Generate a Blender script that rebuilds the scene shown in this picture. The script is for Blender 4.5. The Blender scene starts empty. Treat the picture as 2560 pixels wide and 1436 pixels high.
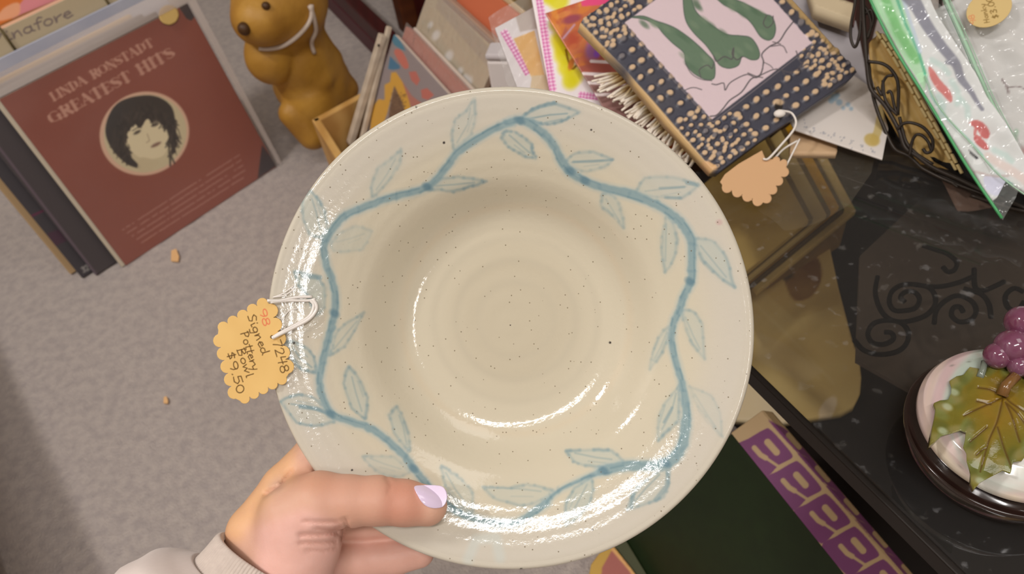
import bpy, bmesh, math, random
import numpy as np
from mathutils import Vector, Matrix
from mathutils.geometry import tessellate_polygon

random.seed(7)
rng = np.random.default_rng(11)
SC = bpy.context.scene
COL = SC.collection

# ------------------------------------------------------------------ camera
FPX, CX, CY, CAM_H = 1900.0, 1280.0, 718.0, 0.841
_n = np.array([317.0, 1724.0, FPX]); _n /= np.linalg.norm(_n)
_Zw = -_n
_F = np.array([0, 0, 1.0])
_Yw = _F - (_F @ _Zw) * _Zw; _Yw /= np.linalg.norm(_Yw)
_Xw = np.cross(_Yw, _Zw)
M = np.array([_Xw, _Yw, _Zw])          # camera axes (right, down, forward) -> world
CAM = np.array([0.0, 0.0, CAM_H])
cam_data = bpy.data.cameras.new('camera')
cam_data.sensor_width = 36.0
cam_data.lens = 36.0 * FPX / 2560.0
cam_data.clip_start = 0.02
cam_data.clip_end = 50
cam = bpy.data.objects.new('camera', cam_data)
COL.objects.link(cam)
R = np.stack([M @ [1, 0, 0], M @ [0, -1, 0], M @ [0, 0, -1]], 1)
mw = Matrix.Identity(4)
for i in range(3):
    for j in range(3):
        mw[i][j] = R[i, j]
    mw[i][3] = CAM[i]
cam.matrix_world = mw
cam_data.dof.use_dof = True
cam_data.dof.focus_distance = 0.36
cam_data.dof.aperture_fstop = 15.0
SC.camera = cam

# ------------------------------------------------------------------ view, world, lights
SC.view_settings.view_transform = 'Standard'
SC.view_settings.look = 'None'
SC.view_settings.gamma = 1.0
SC.view_settings.use_curve_mapping = False
SC.view_settings.exposure = -0.10
W = bpy.data.worlds.new('shop_air'); SC.world = W
W.use_nodes = True
W.node_tree.nodes['Background'].inputs[0].default_value = (0.62, 0.60, 0.64, 1)
W.node_tree.nodes['Background'].inputs[1].default_value = 0.25

def area_light(name, loc, size_x, size_y, power, color, rot_z=0.0):
    d = bpy.data.lights.new(name, 'AREA')
    d.shape = 'RECTANGLE'; d.size = size_x; d.size_y = size_y
    d.energy = power; d.color = color
    o = bpy.data.objects.new(name, d); COL.objects.link(o)
    o.location = loc; o.rotation_euler = (0, 0, rot_z)
    return o
BOWL_D = 0.34
BOWL_C = CAM + M @ np.array([(1275.5 - CX) / FPX * BOWL_D, (822 - CY) / FPX * BOWL_D, BOWL_D])
CEIL = 2.55
def ceiling_point(right, up, z=CEIL - 0.02):
    """where a bounce off the bowl, aimed right / up of the line of sight, meets the ceiling"""
    d = M @ np.array([right, -up, -1.0])
    return BOWL_C + d * ((z - BOWL_C[2]) / d[2])
WARM = (1.0, 0.96, 0.925)
area_light('ceiling_tube_light', ceiling_point(0.27, -0.10), 0.13, 0.8, 20, WARM, 0.1)
area_light('ceiling_tube_light', ceiling_point(-0.10, 0.30), 1.1, 0.13, 25, WARM, 0.1)
area_light('added_overhead_light', (-1.45, 0.35, CEIL - 0.02), 0.12, 0.3, 27, WARM, 0.2)  # unseen lamp set to throw the low shelf's shadow on the carpet
area_light('added_overhead_light', (0.9, 0.2, CEIL - 0.02), 0.9, 0.9, 8, WARM, 0.0)  # added fill lamp, softens the shade over bowl and table

# ------------------------------------------------------------------ geometry of views
def rays(p):
    p = np.atleast_2d(np.asarray(p, float))
    c = np.stack([(p[:, 0] - CX) / FPX, (p[:, 1] - CY) / FPX, np.ones(len(p))], 1)
    return c @ M.T
def Z(x, y, z):                       # point on the horizontal plane at height z
    r = rays((x, y))[0]
    return CAM + r * ((z - CAM_H) / r[2])
def ZZ(ps, z):
    return np.array([Z(x, y, z) for x, y in ps])
def PL(ps, P, N):                     # points on the plane through P with normal N
    r = rays(ps)
    return CAM + r * (((P - CAM) @ N) / (r @ N))[:, None]
def proj(P):
    c = (np.atleast_2d(P) - CAM) @ M
    return np.stack([CX + FPX * c[:, 0] / c[:, 2], CY + FPX * c[:, 1] / c[:, 2]], 1)
def unit(v):
    v = np.asarray(v, float); return v / np.linalg.norm(v)
UP = np.array([0, 0, 1.0])

# ------------------------------------------------------------------ materials
def s2l(c):
    c = np.asarray(c, float)
    return np.where(c <= 0.04045, c / 12.92, ((c + 0.055) / 1.055) ** 2.4)
def rgb(r, g, b):
    return tuple(s2l(np.array([r, g, b]) / 255.0))
def mat(name, color=(0.5, 0.5, 0.5), rough=0.5, metal=0.0, spec=0.5, attr=False, noise=None, bump=None,
        coat=0.0, trans=0.0, ior=1.45, sss=0.0, sheen=0.0, alpha=1.0, wave=None):
    """noise=(scale, amount, second colour)  bump=(scale, strength, distance)"""
    m = bpy.data.materials.new(name); m.use_nodes = True
    nt = m.node_tree; N = nt.nodes; L = nt.links
    b = N['Principled BSDF']
    b.inputs['Base Color'].default_value = (*color, 1)
    b.inputs['Roughness'].default_value = rough
    b.inputs['Metallic'].default_value = metal
    b.inputs['Specular IOR Level'].default_value = spec
    b.inputs['IOR'].default_value = ior
    b.inputs['Coat Weight'].default_value = coat
    b.inputs['Coat Roughness'].default_value = 0.06
    b.inputs['Transmission Weight'].default_value = trans
    b.inputs['Alpha'].default_value = alpha
    if sss:
        b.inputs['Subsurface Weight'].default_value = sss
        b.inputs['Subsurface Radius'].default_value = (0.006, 0.0025, 0.0015)
        b.inputs['Subsurface Scale'].default_value = 0.6
    if sheen:
        b.inputs['Sheen Weight'].default_value = sheen
    tc = N.new('ShaderNodeTexCoord')
    src = None
    if attr:
        a = N.new('ShaderNodeAttribute'); a.attribute_name = 'Col'
        src = a.outputs['Color']
    if noise:
        sc, amt, c2 = noise
        t = N.new('ShaderNodeTexNoise'); t.inputs['Scale'].default_value = sc; t.inputs['Detail'].default_value = 5
        L.new(tc.outputs['Object'], t.inputs['Vector'])
        r = N.new('ShaderNodeValToRGB'); r.color_ramp.elements[0].position = 0.38; r.color_ramp.elements[1].position = 0.66
        L.new(t.outputs['Fac'], r.inputs['Fac'])
        mu = N.new('ShaderNodeMath'); mu.operation = 'MULTIPLY'; mu.inputs[1].default_value = amt
        L.new(r.outputs['Color'], mu.inputs[0])
        mx = N.new('ShaderNodeMix'); mx.data_type = 'RGBA'
        L.new(mu.outputs[0], mx.inputs['Factor'])
        if src: L.new(src, mx.inputs['A'])
        else: mx.inputs['A'].default_value = (*color, 1)
        mx.inputs['B'].default_value = (*c2, 1)
        src = mx.outputs['Result']
    if wave:
        sc, dist, amt, c2, axis = wave
        t = N.new('ShaderNodeTexWave'); t.inputs['Scale'].default_value = sc; t.inputs['Distortion'].default_value = dist
        t.bands_direction = axis; t.inputs['Detail'].default_value = 3
        L.new(tc.outputs['Object'], t.inputs['Vector'])
        mu = N.new('ShaderNodeMath'); mu.operation = 'MULTIPLY'; mu.inputs[1].default_value = amt
        L.new(t.outputs['Fac'], mu.inputs[0])
        mx = N.new('ShaderNodeMix'); mx.data_type = 'RGBA'
        L.new(mu.outputs[0], mx.inputs['Factor'])
        if src: L.new(src, mx.inputs['A'])
        else: mx.inputs['A'].default_value = (*color, 1)
        mx.inputs['B'].default_value = (*c2, 1)
        src = mx.outputs['Result']
    if src: L.new(src, b.inputs['Base Color'])
    if bump:
        sc, st, di = bump
        t = N.new('ShaderNodeTexNoise'); t.inputs['Scale'].default_value = sc; t.inputs['Detail'].default_value = 4
        L.new(tc.outputs['Object'], t.inputs['Vector'])
        bp = N.new('ShaderNodeBump'); bp.inputs['Strength'].default_value = st; bp.inputs['Distance'].default_value = di
        L.new(t.outputs['Fac'], bp.inputs['Height']); L.new(bp.outputs['Normal'], b.inputs['Normal'])
    return m

def film_mat(name, tint=(1, 1, 1), haze=0.06, haze_col=(0.8, 0.8, 0.82), rough=0.12, bump=None, gloss=1.0):
    """thin clear plastic: mostly see-through, a little milky, with a clear-coat gleam"""
    m = bpy.data.materials.new(name); m.use_nodes = True
    nt = m.node_tree; N = nt.nodes; L = nt.links
    N.remove(N['Principled BSDF'])
    out = N['Material Output']
    tr = N.new('ShaderNodeBsdfTransparent'); tr.inputs[0].default_value = (*tint, 1)
    di = N.new('ShaderNodeBsdfDiffuse'); di.inputs[0].default_value = (*haze_col, 1)
    gl = N.new('ShaderNodeBsdfGlossy'); gl.inputs['Roughness'].default_value = rough
    m1 = N.new('ShaderNodeMixShader'); m1.inputs[0].default_value = haze
    L.new(tr.outputs[0], m1.inputs[1]); L.new(di.outputs[0], m1.inputs[2])
    fr = N.new('ShaderNodeFresnel'); fr.inputs[0].default_value = 1.45
    mu = N.new('ShaderNodeMath'); mu.operation = 'MULTIPLY'; mu.inputs[1].default_value = gloss
    ge = N.new('ShaderNodeNewGeometry')
    inv = N.new('ShaderNodeMath'); inv.operation = 'SUBTRACT'; inv.inputs[0].default_value = 1.0
    L.new(ge.outputs['Backfacing'], inv.inputs[1])
    fb = N.new('ShaderNodeMath'); fb.operation = 'MULTIPLY'
    L.new(fr.outputs[0], fb.inputs[0]); L.new(inv.outputs[0], fb.inputs[1]); L.new(fb.outputs[0], mu.inputs[0])
    m2 = N.new('ShaderNodeMixShader'); L.new(mu.outputs[0], m2.inputs[0])
    L.new(m1.outputs[0], m2.inputs[1]); L.new(gl.outputs[0], m2.inputs[2])
    L.new(m2.outputs[0], out.inputs['Surface'])
    if bump:
        tc = N.new('ShaderNodeTexCoord')
        t = N.new('ShaderNodeTexNoise'); t.inputs['Scale'].default_value = bump[0]; t.inputs['Detail'].default_value = 3
        t.inputs['Distortion'].default_value = 0.8
        L.new(tc.outputs['Object'], t.inputs['Vector'])
        bp = N.new('ShaderNodeBump'); bp.inputs['Strength'].default_value = bump[1]; bp.inputs['Distance'].default_value = bump[2]
        L.new(t.outputs['Fac'], bp.inputs['Height'])
        L.new(bp.outputs['Normal'], gl.inputs['Normal']); L.new(bp.outputs['Normal'], fr.inputs['Normal'])
    return m

# ------------------------------------------------------------------ objects
ORG = {}
def thing(name, label, cat, loc, group=None, kind=None):
    o = bpy.data.objects.new(name, None); COL.objects.link(o)
    o.empty_display_size = 0.02
    o.location = loc; ORG[o.name] = np.array(loc, float)
    o['label'] = label; o['category'] = cat
    if group: o['group'] = group
    if kind: o['kind'] = kind
    return o
def tag(o, label, cat, group=None, kind=None):
    o['label'] = label; o['category'] = cat
    if group: o['group'] = group
    if kind: o['kind'] = kind
    return o
def mk(name, V, F, m, parent=None, org=None, smooth=False, col=None, mats=None, midx=None):
    """V world coordinates; one mesh object, child of parent when given"""
    V = np.asarray(V, float)
    if parent is not None: org = ORG[parent.name]
    elif org is None: org = np.array([V[:, 0].mean(), V[:, 1].mean(), V[:, 2].min()])
    me = bpy.data.meshes.new(name)
    if isinstance(F, np.ndarray) and F.ndim == 2:
        k = F.shape[1]; n = len(F)
        me.vertices.add(len(V)); me.vertices.foreach_set('co', (V - org).astype(np.float32).ravel())
        me.loops.add(n * k); me.loops.foreach_set('vertex_index', F.astype(np.int32).ravel())
        me.polygons.add(n); me.polygons.foreach_set('loop_start', np.arange(0, n * k, k, dtype=np.int32))
        me.polygons.foreach_set('loop_total', np.full(n, k, np.int32))
        me.update(calc_edges=True); me.validate()
    else:
        me.from_pydata([tuple(v) for v in (V - org)], [], [tuple(int(i) for i in f) for f in F]); me.update()
    for mm in (mats or [m]): me.materials.append(mm)
    if midx is not None: me.polygons.foreach_set('material_index', np.asarray(midx, np.int32))
    if smooth: me.polygons.foreach_set('use_smooth', np.ones(len(me.polygons), bool))
    if col is not None:
        a = me.color_attributes.new('Col', 'FLOAT_COLOR', 'POINT')
        a.data.foreach_set('color', np.concatenate([s2l(np.clip(col, 0, 1)), np.ones((len(col), 1))], 1).astype(np.float32).ravel())
    o = bpy.data.objects.new(name, me); COL.objects.link(o)
    if parent is not None: o.parent = parent; o.location = (0, 0, 0)
    else: o.location = org
    ORG[o.name] = np.array(org, float)
    return o
def join(parts):
    Vs, Fs, n = [], [], 0
    for V, F in parts:
        Vs.append(np.asarray(V)); Fs += [tuple(int(i) + n for i in f) for f in F]; n += len(V)
    return np.concatenate(Vs), Fs
def bm_out(bm):
    bm.normal_update()
    V = np.array([v.co[:] for v in bm.verts]); bm.verts.index_update()
    F = [tuple(v.index for v in f.verts) for f in bm.faces]; bm.free()
    return V, F
def rbox(O, ax, ay, az, sx, sy, sz, bev=0.0, seg=2):
    """box from corner O along unit axes"""
    ax, ay, az = unit(ax), unit(ay), unit(az)
    bm = bmesh.new()
    bmesh.ops.create_cube(bm, size=1.0)
    for v in bm.verts:
        v.co = Vector((v.co.x + .5, v.co.y + .5, v.co.z + .5))
        v.co = Vector((v.co.x * sx, v.co.y * sy, v.co.z * sz))
    if bev > 0:
        bmesh.ops.bevel(bm, geom=bm.edges[:], offset=min(bev, .45 * min(sx, sy, sz)), segments=seg, affect='EDGES', profile=.5)
    V, F = bm_out(bm)
    V = np.asarray(O) + V[:, :1] * ax + V[:, 1:2] * ay + V[:, 2:] * az
    if np.dot(np.cross(ax, ay), az) < 0: F = [f[::-1] for f in F]
    return V, F
def beam(P, Q, w, h, up=UP, bev=0.001):
    """square bar from P to Q"""
    P, Q = np.asarray(P, float), np.asarray(Q, float)
    d = unit(Q - P); s = unit(np.cross(d, up)); u = np.cross(s, d)
    return rbox(P - s * w / 2 - u * h / 2, d, s, u, np.linalg.norm(Q - P), w, h, bev)
def smooth_path(P, n=8, closed=False):
    P = np.asarray(P, float); m = len(P); out = []
    for i in range(m if closed else m - 1):
        p0 = P[(i - 1) % m] if closed or i > 0 else 2 * P[0] - P[1]
        p1 = P[i]; p2 = P[(i + 1) % m]
        p3 = P[(i + 2) % m] if closed or i + 2 < m else 2 * P[-1] - P[-2]
        for t in np.arange(n) / n:
            out.append(.5 * ((2 * p1) + (p2 - p0) * t + (2 * p0 - 5 * p1 + 4 * p2 - p3) * t * t + (3 * p1 - p0 - 3 * p2 + p3) * t ** 3))
    if not closed: out.append(P[-1])
    return np.array(out)
def tube(P, r, k=8, closed=False, flat=1.0):
    P = np.asarray(P, float); n = len(P)
    rr = np.full(n, r) if np.isscalar(r) else np.asarray(r)
    T = np.roll(P, -1, 0) - np.roll(P, 1, 0)
    if not closed: T[0] = P[1] - P[0]; T[-1] = P[-1] - P[-2]
    T /= np.linalg.norm(T, axis=1)[:, None] + 1e-12
    a = UP if abs(T[0] @ UP) < .9 else np.array([1., 0, 0])
    nrm = unit(a - (a @ T[0]) * T[0]); V = []
    for i in range(n):
        nrm = unit(nrm - (nrm @ T[i]) * T[i]); b = np.cross(T[i], nrm)
        for j in range(k):
            t = 2 * math.pi * j / k
            V.append(P[i] + rr[i] * (math.cos(t) * nrm * flat + math.sin(t) * b))
    F = []
    for i in range(n if closed else n - 1):
        for j in range(k):
            a0, a1 = i * k + j, i * k + (j + 1) % k
            b0, b1 = ((i + 1) % n) * k + j, ((i + 1) % n) * k + (j + 1) % k
            F.append((a0, a1, b1, b0))
    if not closed:
        F.append(tuple(range(k))[::-1]); F.append(tuple(range((n - 1) * k, n * k)))
    return np.array(V), F
def sphere(C, r, nu=24, nv=16, sq=(1, 1, 1)):
    V = [(0, 0, 1)]
    for i in range(1, nv):
        p = math.pi * i / nv
        for j in range(nu):
            t = 2 * math.pi * j / nu
            V.append((math.sin(p) * math.cos(t), math.sin(p) * math.sin(t), math.cos(p)))
    V.append((0, 0, -1)); F = []
    for j in range(nu): F.append((0, 1 + j, 1 + (j + 1) % nu))
    for i in range(nv - 2):
        for j in range(nu):
            a = 1 + i * nu; F.append((a + j, a + nu + j, a + nu + (j + 1) % nu, a + (j + 1) % nu))
    a = 1 + (nv - 2) * nu
    for j in range(nu): F.append((a + j, len(V) - 1, a + (j + 1) % nu))
    return np.array(V) * r * np.array(sq) + C, F
def lathe(prof, C, n=64, axes=None):
    """profile [(r, z)] turned about the vertical through C (or axes X, Y, Z)"""
    prof = np.asarray(prof, float)
    X, Y, Zx = axes if axes is not None else (np.array([1., 0, 0]), np.array([0, 1., 0]), UP)
    t = np.arange(n) * 2 * math.pi / n
    ring = np.cos(t)[:, None] * X + np.sin(t)[:, None] * Y
    V = (np.asarray(C) + prof[:, 0, None, None] * ring[None] + prof[:, 1, None, None] * Zx).reshape(-1, 3)
    m = len(prof)
    i, j = np.meshgrid(np.arange(m - 1), np.arange(n), indexing='ij')
    a = i * n + j; b = i * n + (j + 1) % n
    F = np.stack([a, b, b + n, a + n], -1).reshape(-1, 4)
    return V, F

# ------------------------------------------------------------------ painting (flat print becomes vertex colour)
class Canvas:
    def __init__(s, x0, y0, x1, y1, base, res=1.0):
        s.x0, s.y0, s.res = x0, y0, res
        s.w, s.h = int((x1 - x0) * res) + 1, int((y1 - y0) * res) + 1
        s.img = np.empty((s.h, s.w, 3), np.float32); s.img[:] = np.array(base) / 255.0
    def _win(s, xa, ya, xb, yb):
        a = max(0, int((xa - s.x0) * s.res)); b = min(s.w, int((xb - s.x0) * s.res) + 2)
        c = max(0, int((ya - s.y0) * s.res)); d = min(s.h, int((yb - s.y0) * s.res) + 2)
        if b <= a or d <= c: return None
        X = np.arange(a, b) / s.res + s.x0; Y = np.arange(c, d) / s.res + s.y0
        return slice(c, d), slice(a, b), *np.meshgrid(X, Y)
    def _blend(s, sy, sx, A, color):
        s.img[sy, sx] += (np.array(color) / 255.0 - s.img[sy, sx]) * A[..., None]
    def stroke(s, P, width, color, alpha=1.0, soft=1.2, closed=False):
        P = np.asarray(P, float)
        if closed: P = np.concatenate([P, P[:1]])
        wd = np.full(len(P), width, float) if np.isscalar(width) else np.asarray(width, float)
        pad = wd.max() / 2 + soft + 1
        r = s._win(P[:, 0].min() - pad, P[:, 1].min() - pad, P[:, 0].max() + pad, P[:, 1].max() + pad)
        if r is None: return
        sy, sx, _, _ = r
        A = np.zeros((sy.stop - sy.start, sx.stop - sx.start), np.float32)
        for i in range(len(P) - 1):
            p, q = P[i], P[i + 1]
            rr = s._win(min(p[0], q[0]) - pad, min(p[1], q[1]) - pad, max(p[0], q[0]) + pad, max(p[1], q[1]) + pad)
            if rr is None: continue
            ty, tx, X, Y = rr
            d = q - p; L2 = d @ d + 1e-9
            t = np.clip(((X - p[0]) * d[0] + (Y - p[1]) * d[1]) / L2, 0, 1)
            dist = np.hypot(X - p[0] - t * d[0], Y - p[1] - t * d[1])
            w = wd[i] + (wd[i + 1] - wd[i]) * t
            a = np.clip((w / 2 - dist) / soft + .5, 0, 1)
            sub = A[ty.start - sy.start:ty.stop - sy.start, tx.start - sx.start:tx.stop - sx.start]
            np.maximum(sub, a, out=sub)
        s._blend(sy, sx, A * alpha, color)
    def poly(s, P, color, alpha=1.0, soft=1.0):
        P = np.asarray(P, float)
        r = s._win(P[:, 0].min() - 2, P[:, 1].min() - 2, P[:, 0].max() + 2, P[:, 1].max() + 2)
        if r is None: return
        sy, sx, X, Y = r
        ins = inside(P, X, Y).astype(np.float32)
        if soft > 0:
            k = max(1, int(soft * s.res))
            for _ in range(k):
                q = np.pad(ins, 1, mode='edge')
                ins = (q[:-2, 1:-1] + q[2:, 1:-1] + q[1:-1, :-2] + q[1:-1, 2:] + 2 * ins) / 6
        s._blend(sy, sx, ins * alpha, color)
    def disc(s, x, y, r, color, alpha=1.0, soft=1.0):
        w = s._win(x - r - soft, y - r - soft, x + r + soft, y + r + soft)
        if w is None: return
        sy, sx, X, Y = w
        s._blend(sy, sx, np.clip((r - np.hypot(X - x, Y - y)) / max(soft, .3) + .5, 0, 1) * alpha, color)
    def ell(s, x, y, a, b, rot, color, alpha=1.0, soft=0.12):
        m = max(a, b) * (1 + soft)
        w = s._win(x - m, y - m, x + m, y + m)
        if w is None: return
        sy, sx, X, Y = w; c, n = math.cos(rot), math.sin(rot)
        u = ((X - x) * c + (Y - y) * n) / a; v = (-(X - x) * n + (Y - y) * c) / b
        s._blend(sy, sx, np.clip((1 - np.hypot(u, v)) / soft + .5, 0, 1) * alpha, color)
    def blur(s, n):
        for ax in (0, 1):
            for _ in range(2):
                q = np.pad(s.img, [(n + 1, n) if a == ax else (0, 0) for a in range(3)], mode='edge').cumsum(ax, dtype=np.float64)
                m = q.shape[ax]
                s.img = ((np.take(q, np.arange(2 * n + 1, m), ax) - np.take(q, np.arange(0, m - 2 * n - 1), ax)) / (2 * n + 1)).astype(np.float32)
    def sample(s, p):
        x = np.clip((p[:, 0] - s.x0) * s.res, 0, s.w - 1.001); y = np.clip((p[:, 1] - s.y0) * s.res, 0, s.h - 1.001)
        i, j = y.astype(int), x.astype(int); fy, fx = (y - i)[:, None], (x - j)[:, None]
        I = s.img; i1, j1 = np.minimum(i + 1, s.h - 1), np.minimum(j + 1, s.w - 1)
        return I[i, j] * (1 - fy) * (1 - fx) + I[i, j1] * (1 - fy) * fx + I[i1, j] * fy * (1 - fx) + I[i1, j1] * fy * fx
def inside(P, X, Y):
    r = np.zeros(X.shape, bool); n = len(P)
    for i in range(n):
        x1, y1 = P[i]; x2, y2 = P[(i + 1) % n]
        if y1 == y2: continue
        c = ((y1 > Y) != (y2 > Y)) & (X < (x2 - x1) * (Y - y1) / (y2 - y1) + x1)
        r ^= c
    return r
def cutout(name, poly, P, N, step, thick, m, parent=None, canvas=None, zfun=None, label=None, cat=None, group=None, smooth=False, lift=0.0):
    """a sheet of the given outline lying in the plane (P, N): printed front, real thickness"""
    poly = np.asarray(poly, float); N = unit(N); P = np.asarray(P, float)
    if N @ (CAM - P) < 0: N = -N
    x0, y0 = poly.min(0) - step; x1, y1 = poly.max(0) + step
    nx, ny = int((x1 - x0) / step) + 2, int((y1 - y0) / step) + 2
    X, Y = np.meshgrid(x0 + np.arange(nx) * step, y0 + np.arange(ny) * step)
    ins = inside(poly, X[:-1, :-1] + step / 2, Y[:-1, :-1] + step / 2)
    idx = np.arange(nx * ny).reshape(ny, nx)
    Fq = np.stack([idx[:-1, :-1][ins], idx[:-1, 1:][ins], idx[1:, 1:][ins], idx[1:, :-1][ins]], 1)
    used = np.zeros(nx * ny, bool); used[Fq.ravel()] = True
    cnt = np.zeros(nx * ny, int); np.add.at(cnt, Fq.ravel(), 1)
    px = np.stack([X.ravel(), Y.ravel()], 1)
    bnd = used & (cnt < 4)
    q = px[bnd]; best = np.full(len(q), 1e9); bp = q.copy()
    for i in range(len(poly)):
        a, b = poly[i], poly[(i + 1) % len(poly)]
        d = b - a; t = np.clip(((q - a) @ d) / (d @ d + 1e-9), 0, 1); c = a + t[:, None] * d
        e = np.hypot(*(q - c).T); k = e < best; best[k] = e[k]; bp[k] = c[k]
    ok = best < 1.3 * step; q[ok] = bp[ok]; px[bnd] = q
    new = np.cumsum(used) - 1
    px = px[used]; Fq = new[Fq]
    base = PL(px, P, N)
    zz = np.zeros(len(px)) + lift if zfun is None else zfun(px[:, 0], px[:, 1]) + lift
    top = base + N * zz[:, None]
    e = np.concatenate([Fq[:, [0, 1]], Fq[:, [1, 2]], Fq[:, [2, 3]], Fq[:, [3, 0]]])
    key = set(map(tuple, e.tolist())); be = np.array([x for x in key if (x[1], x[0]) not in key])
    n = len(top)
    if thick > 0:
        bot = base + N * (zz - thick)[:, None] if zfun is None else base + N * (lift - thick)
        V = np.concatenate([top, bot])
        side = np.stack([be[:, 0], be[:, 0] + n, be[:, 1] + n, be[:, 1]], 1)
        F = np.concatenate([Fq[:, ::-1], Fq + n, side[:, ::-1]])
    else:
        V = top; F = Fq[:, ::-1]
    col = None
    if canvas is not None:
        col = canvas.sample(px); col = np.concatenate([col, col]) if thick > 0 else col
    o = mk(name, V, F, m, parent, col=col, smooth=smooth)
    if label: tag(o, label, cat, group)
    return o
def quad_sheet(name, quad, thick, m, parent=None, N=None, bev=0.0):
    """plain slab from four world corners, thickened along -N"""
    Q = np.asarray(quad, float)
    N = unit(np.cross(Q[1] - Q[0], Q[3] - Q[0])) if N is None else unit(N)
    if N @ (CAM - Q[0]) < 0 : N = -N
    V = np.concatenate([Q, Q - N * thick])
    k = len(Q)
    F = [tuple(range(k)), tuple(range(2 * k - 1, k - 1, -1))] + [(i, i + k, (i + 1) % k + k, (i + 1) % k) for i in range(k)]
    bm = bmesh.new(); vs = [bm.verts.new(v) for v in V]
    for f in F: bm.faces.new([vs[i] for i in f])
    bmesh.ops.recalc_face_normals(bm, faces=bm.faces[:])
    if bev > 0: bmesh.ops.bevel(bm, geom=bm.edges[:], offset=bev, segments=2, affect='EDGES', profile=.5)
    V, F = bm_out(bm)
    return mk(name, V, F, m, parent)

# stroke letters: (polyline, heavy?) in a box of height 1
def ARC(cx, cy, rx, ry, a0, a1, n=10):
    t = np.radians(np.linspace(a0, a1, n)); return [(cx + rx * math.cos(x), cy + ry * math.sin(x)) for x in t]
SERIF = {
 'L': (.62, [([(.17, 0), (.17, 1)], 1), ([(0, 0), (.6, 0), (.6, .28)], 0), ([(0, 1), (.34, 1)], 0)]),
 'I': (.36, [([(.18, 0), (.18, 1)], 1), ([(0, 0), (.36, 0)], 0), ([(0, 1), (.36, 1)], 0)]),
 'N': (.8, [([(.14, 0), (.14, 1)], 0), ([(.14, 1), (.64, 0)], 1), ([(.66, 0), (.66, 1)], 0), ([(0, 0), (.28, 0)], 0), ([(.5, 1), (.8, 1)], 0)]),
 'D': (.78, [([(.2, 0), (.2, 1)], 1), ([(0, 0), (.35, 0)] + ARC(.35, .5, .3, .5, -90, 90) + [(0, 1)], 0), ([(.64, .25), (.66, .5), (.64, .75)], 1)]),
 'A': (.78, [([(.08, 0), (.36, 1)], 0), ([(.36, 1), (.64, 0)], 1), ([(.18, .35), (.52, .35)], 0), ([(0, 0), (.2, 0)], 0), ([(.5, 0), (.8, 0)], 0)]),
 'R': (.78, [([(.2, 0), (.2, 1)], 1), ([(0, 1), (.4, 1)] + ARC(.4, .76, .2, .24, 90, -90) + [(.2, .52)], 0), ([(.38, .52), (.66, 0)], 1), ([(0, 0), (.36, 0)], 0), ([(.58, .6), (.6, .76), (.58, .9)], 1)]),
 'O': (.8, [(ARC(.38, .5, .34, .5, 0, 360, 24), 0), ([(.09, .25), (.06, .5), (.09, .75)], 1), ([(.67, .25), (.7, .5), (.67, .75)], 1)]),
 'S': (.62, [(ARC(.3, .74, .24, .26, 20, 270), 0), (ARC(.3, .26, .26, .26, 90, -160), 0), ([(.1, .8), (.2, .58), (.42, .44), (.52, .24)], 1)]),
 'T': (.72, [([(.34, 0), (.34, 1)], 1), ([(0, .74), (0, 1), (.68, 1), (.68, .74)], 0), ([(.18, 0), (.5, 0)], 0)]),
 'G': (.82, [(ARC(.4, .5, .36, .5, 40, 330, 20), 0), ([(.1, .25), (.06, .5), (.1, .75)], 1), ([(.66, .05), (.66, .42)], 1), ([(.5, .42), (.82, .42)], 0)]),
 'E': (.68, [([(.18, 0), (.18, 1)], 1), ([(0, 0), (.62, 0), (.62, .26)], 0), ([(0, 1), (.6, 1), (.6, .76)], 0), ([(.18, .52), (.44, .52)], 0)]),
 'H': (.86, [([(.17, 0), (.17, 1)], 1), ([(.64, 0), (.64, 1)], 1), ([(.17, .52), (.64, .52)], 0), ([(0, 0), (.34, 0)], 0), ([(0, 1), (.34, 1)], 0), ([(.48, 0), (.82, 0)], 0), ([(.48, 1), (.82, 1)], 0)]),
 ' ': (.5, []),
}
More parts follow.
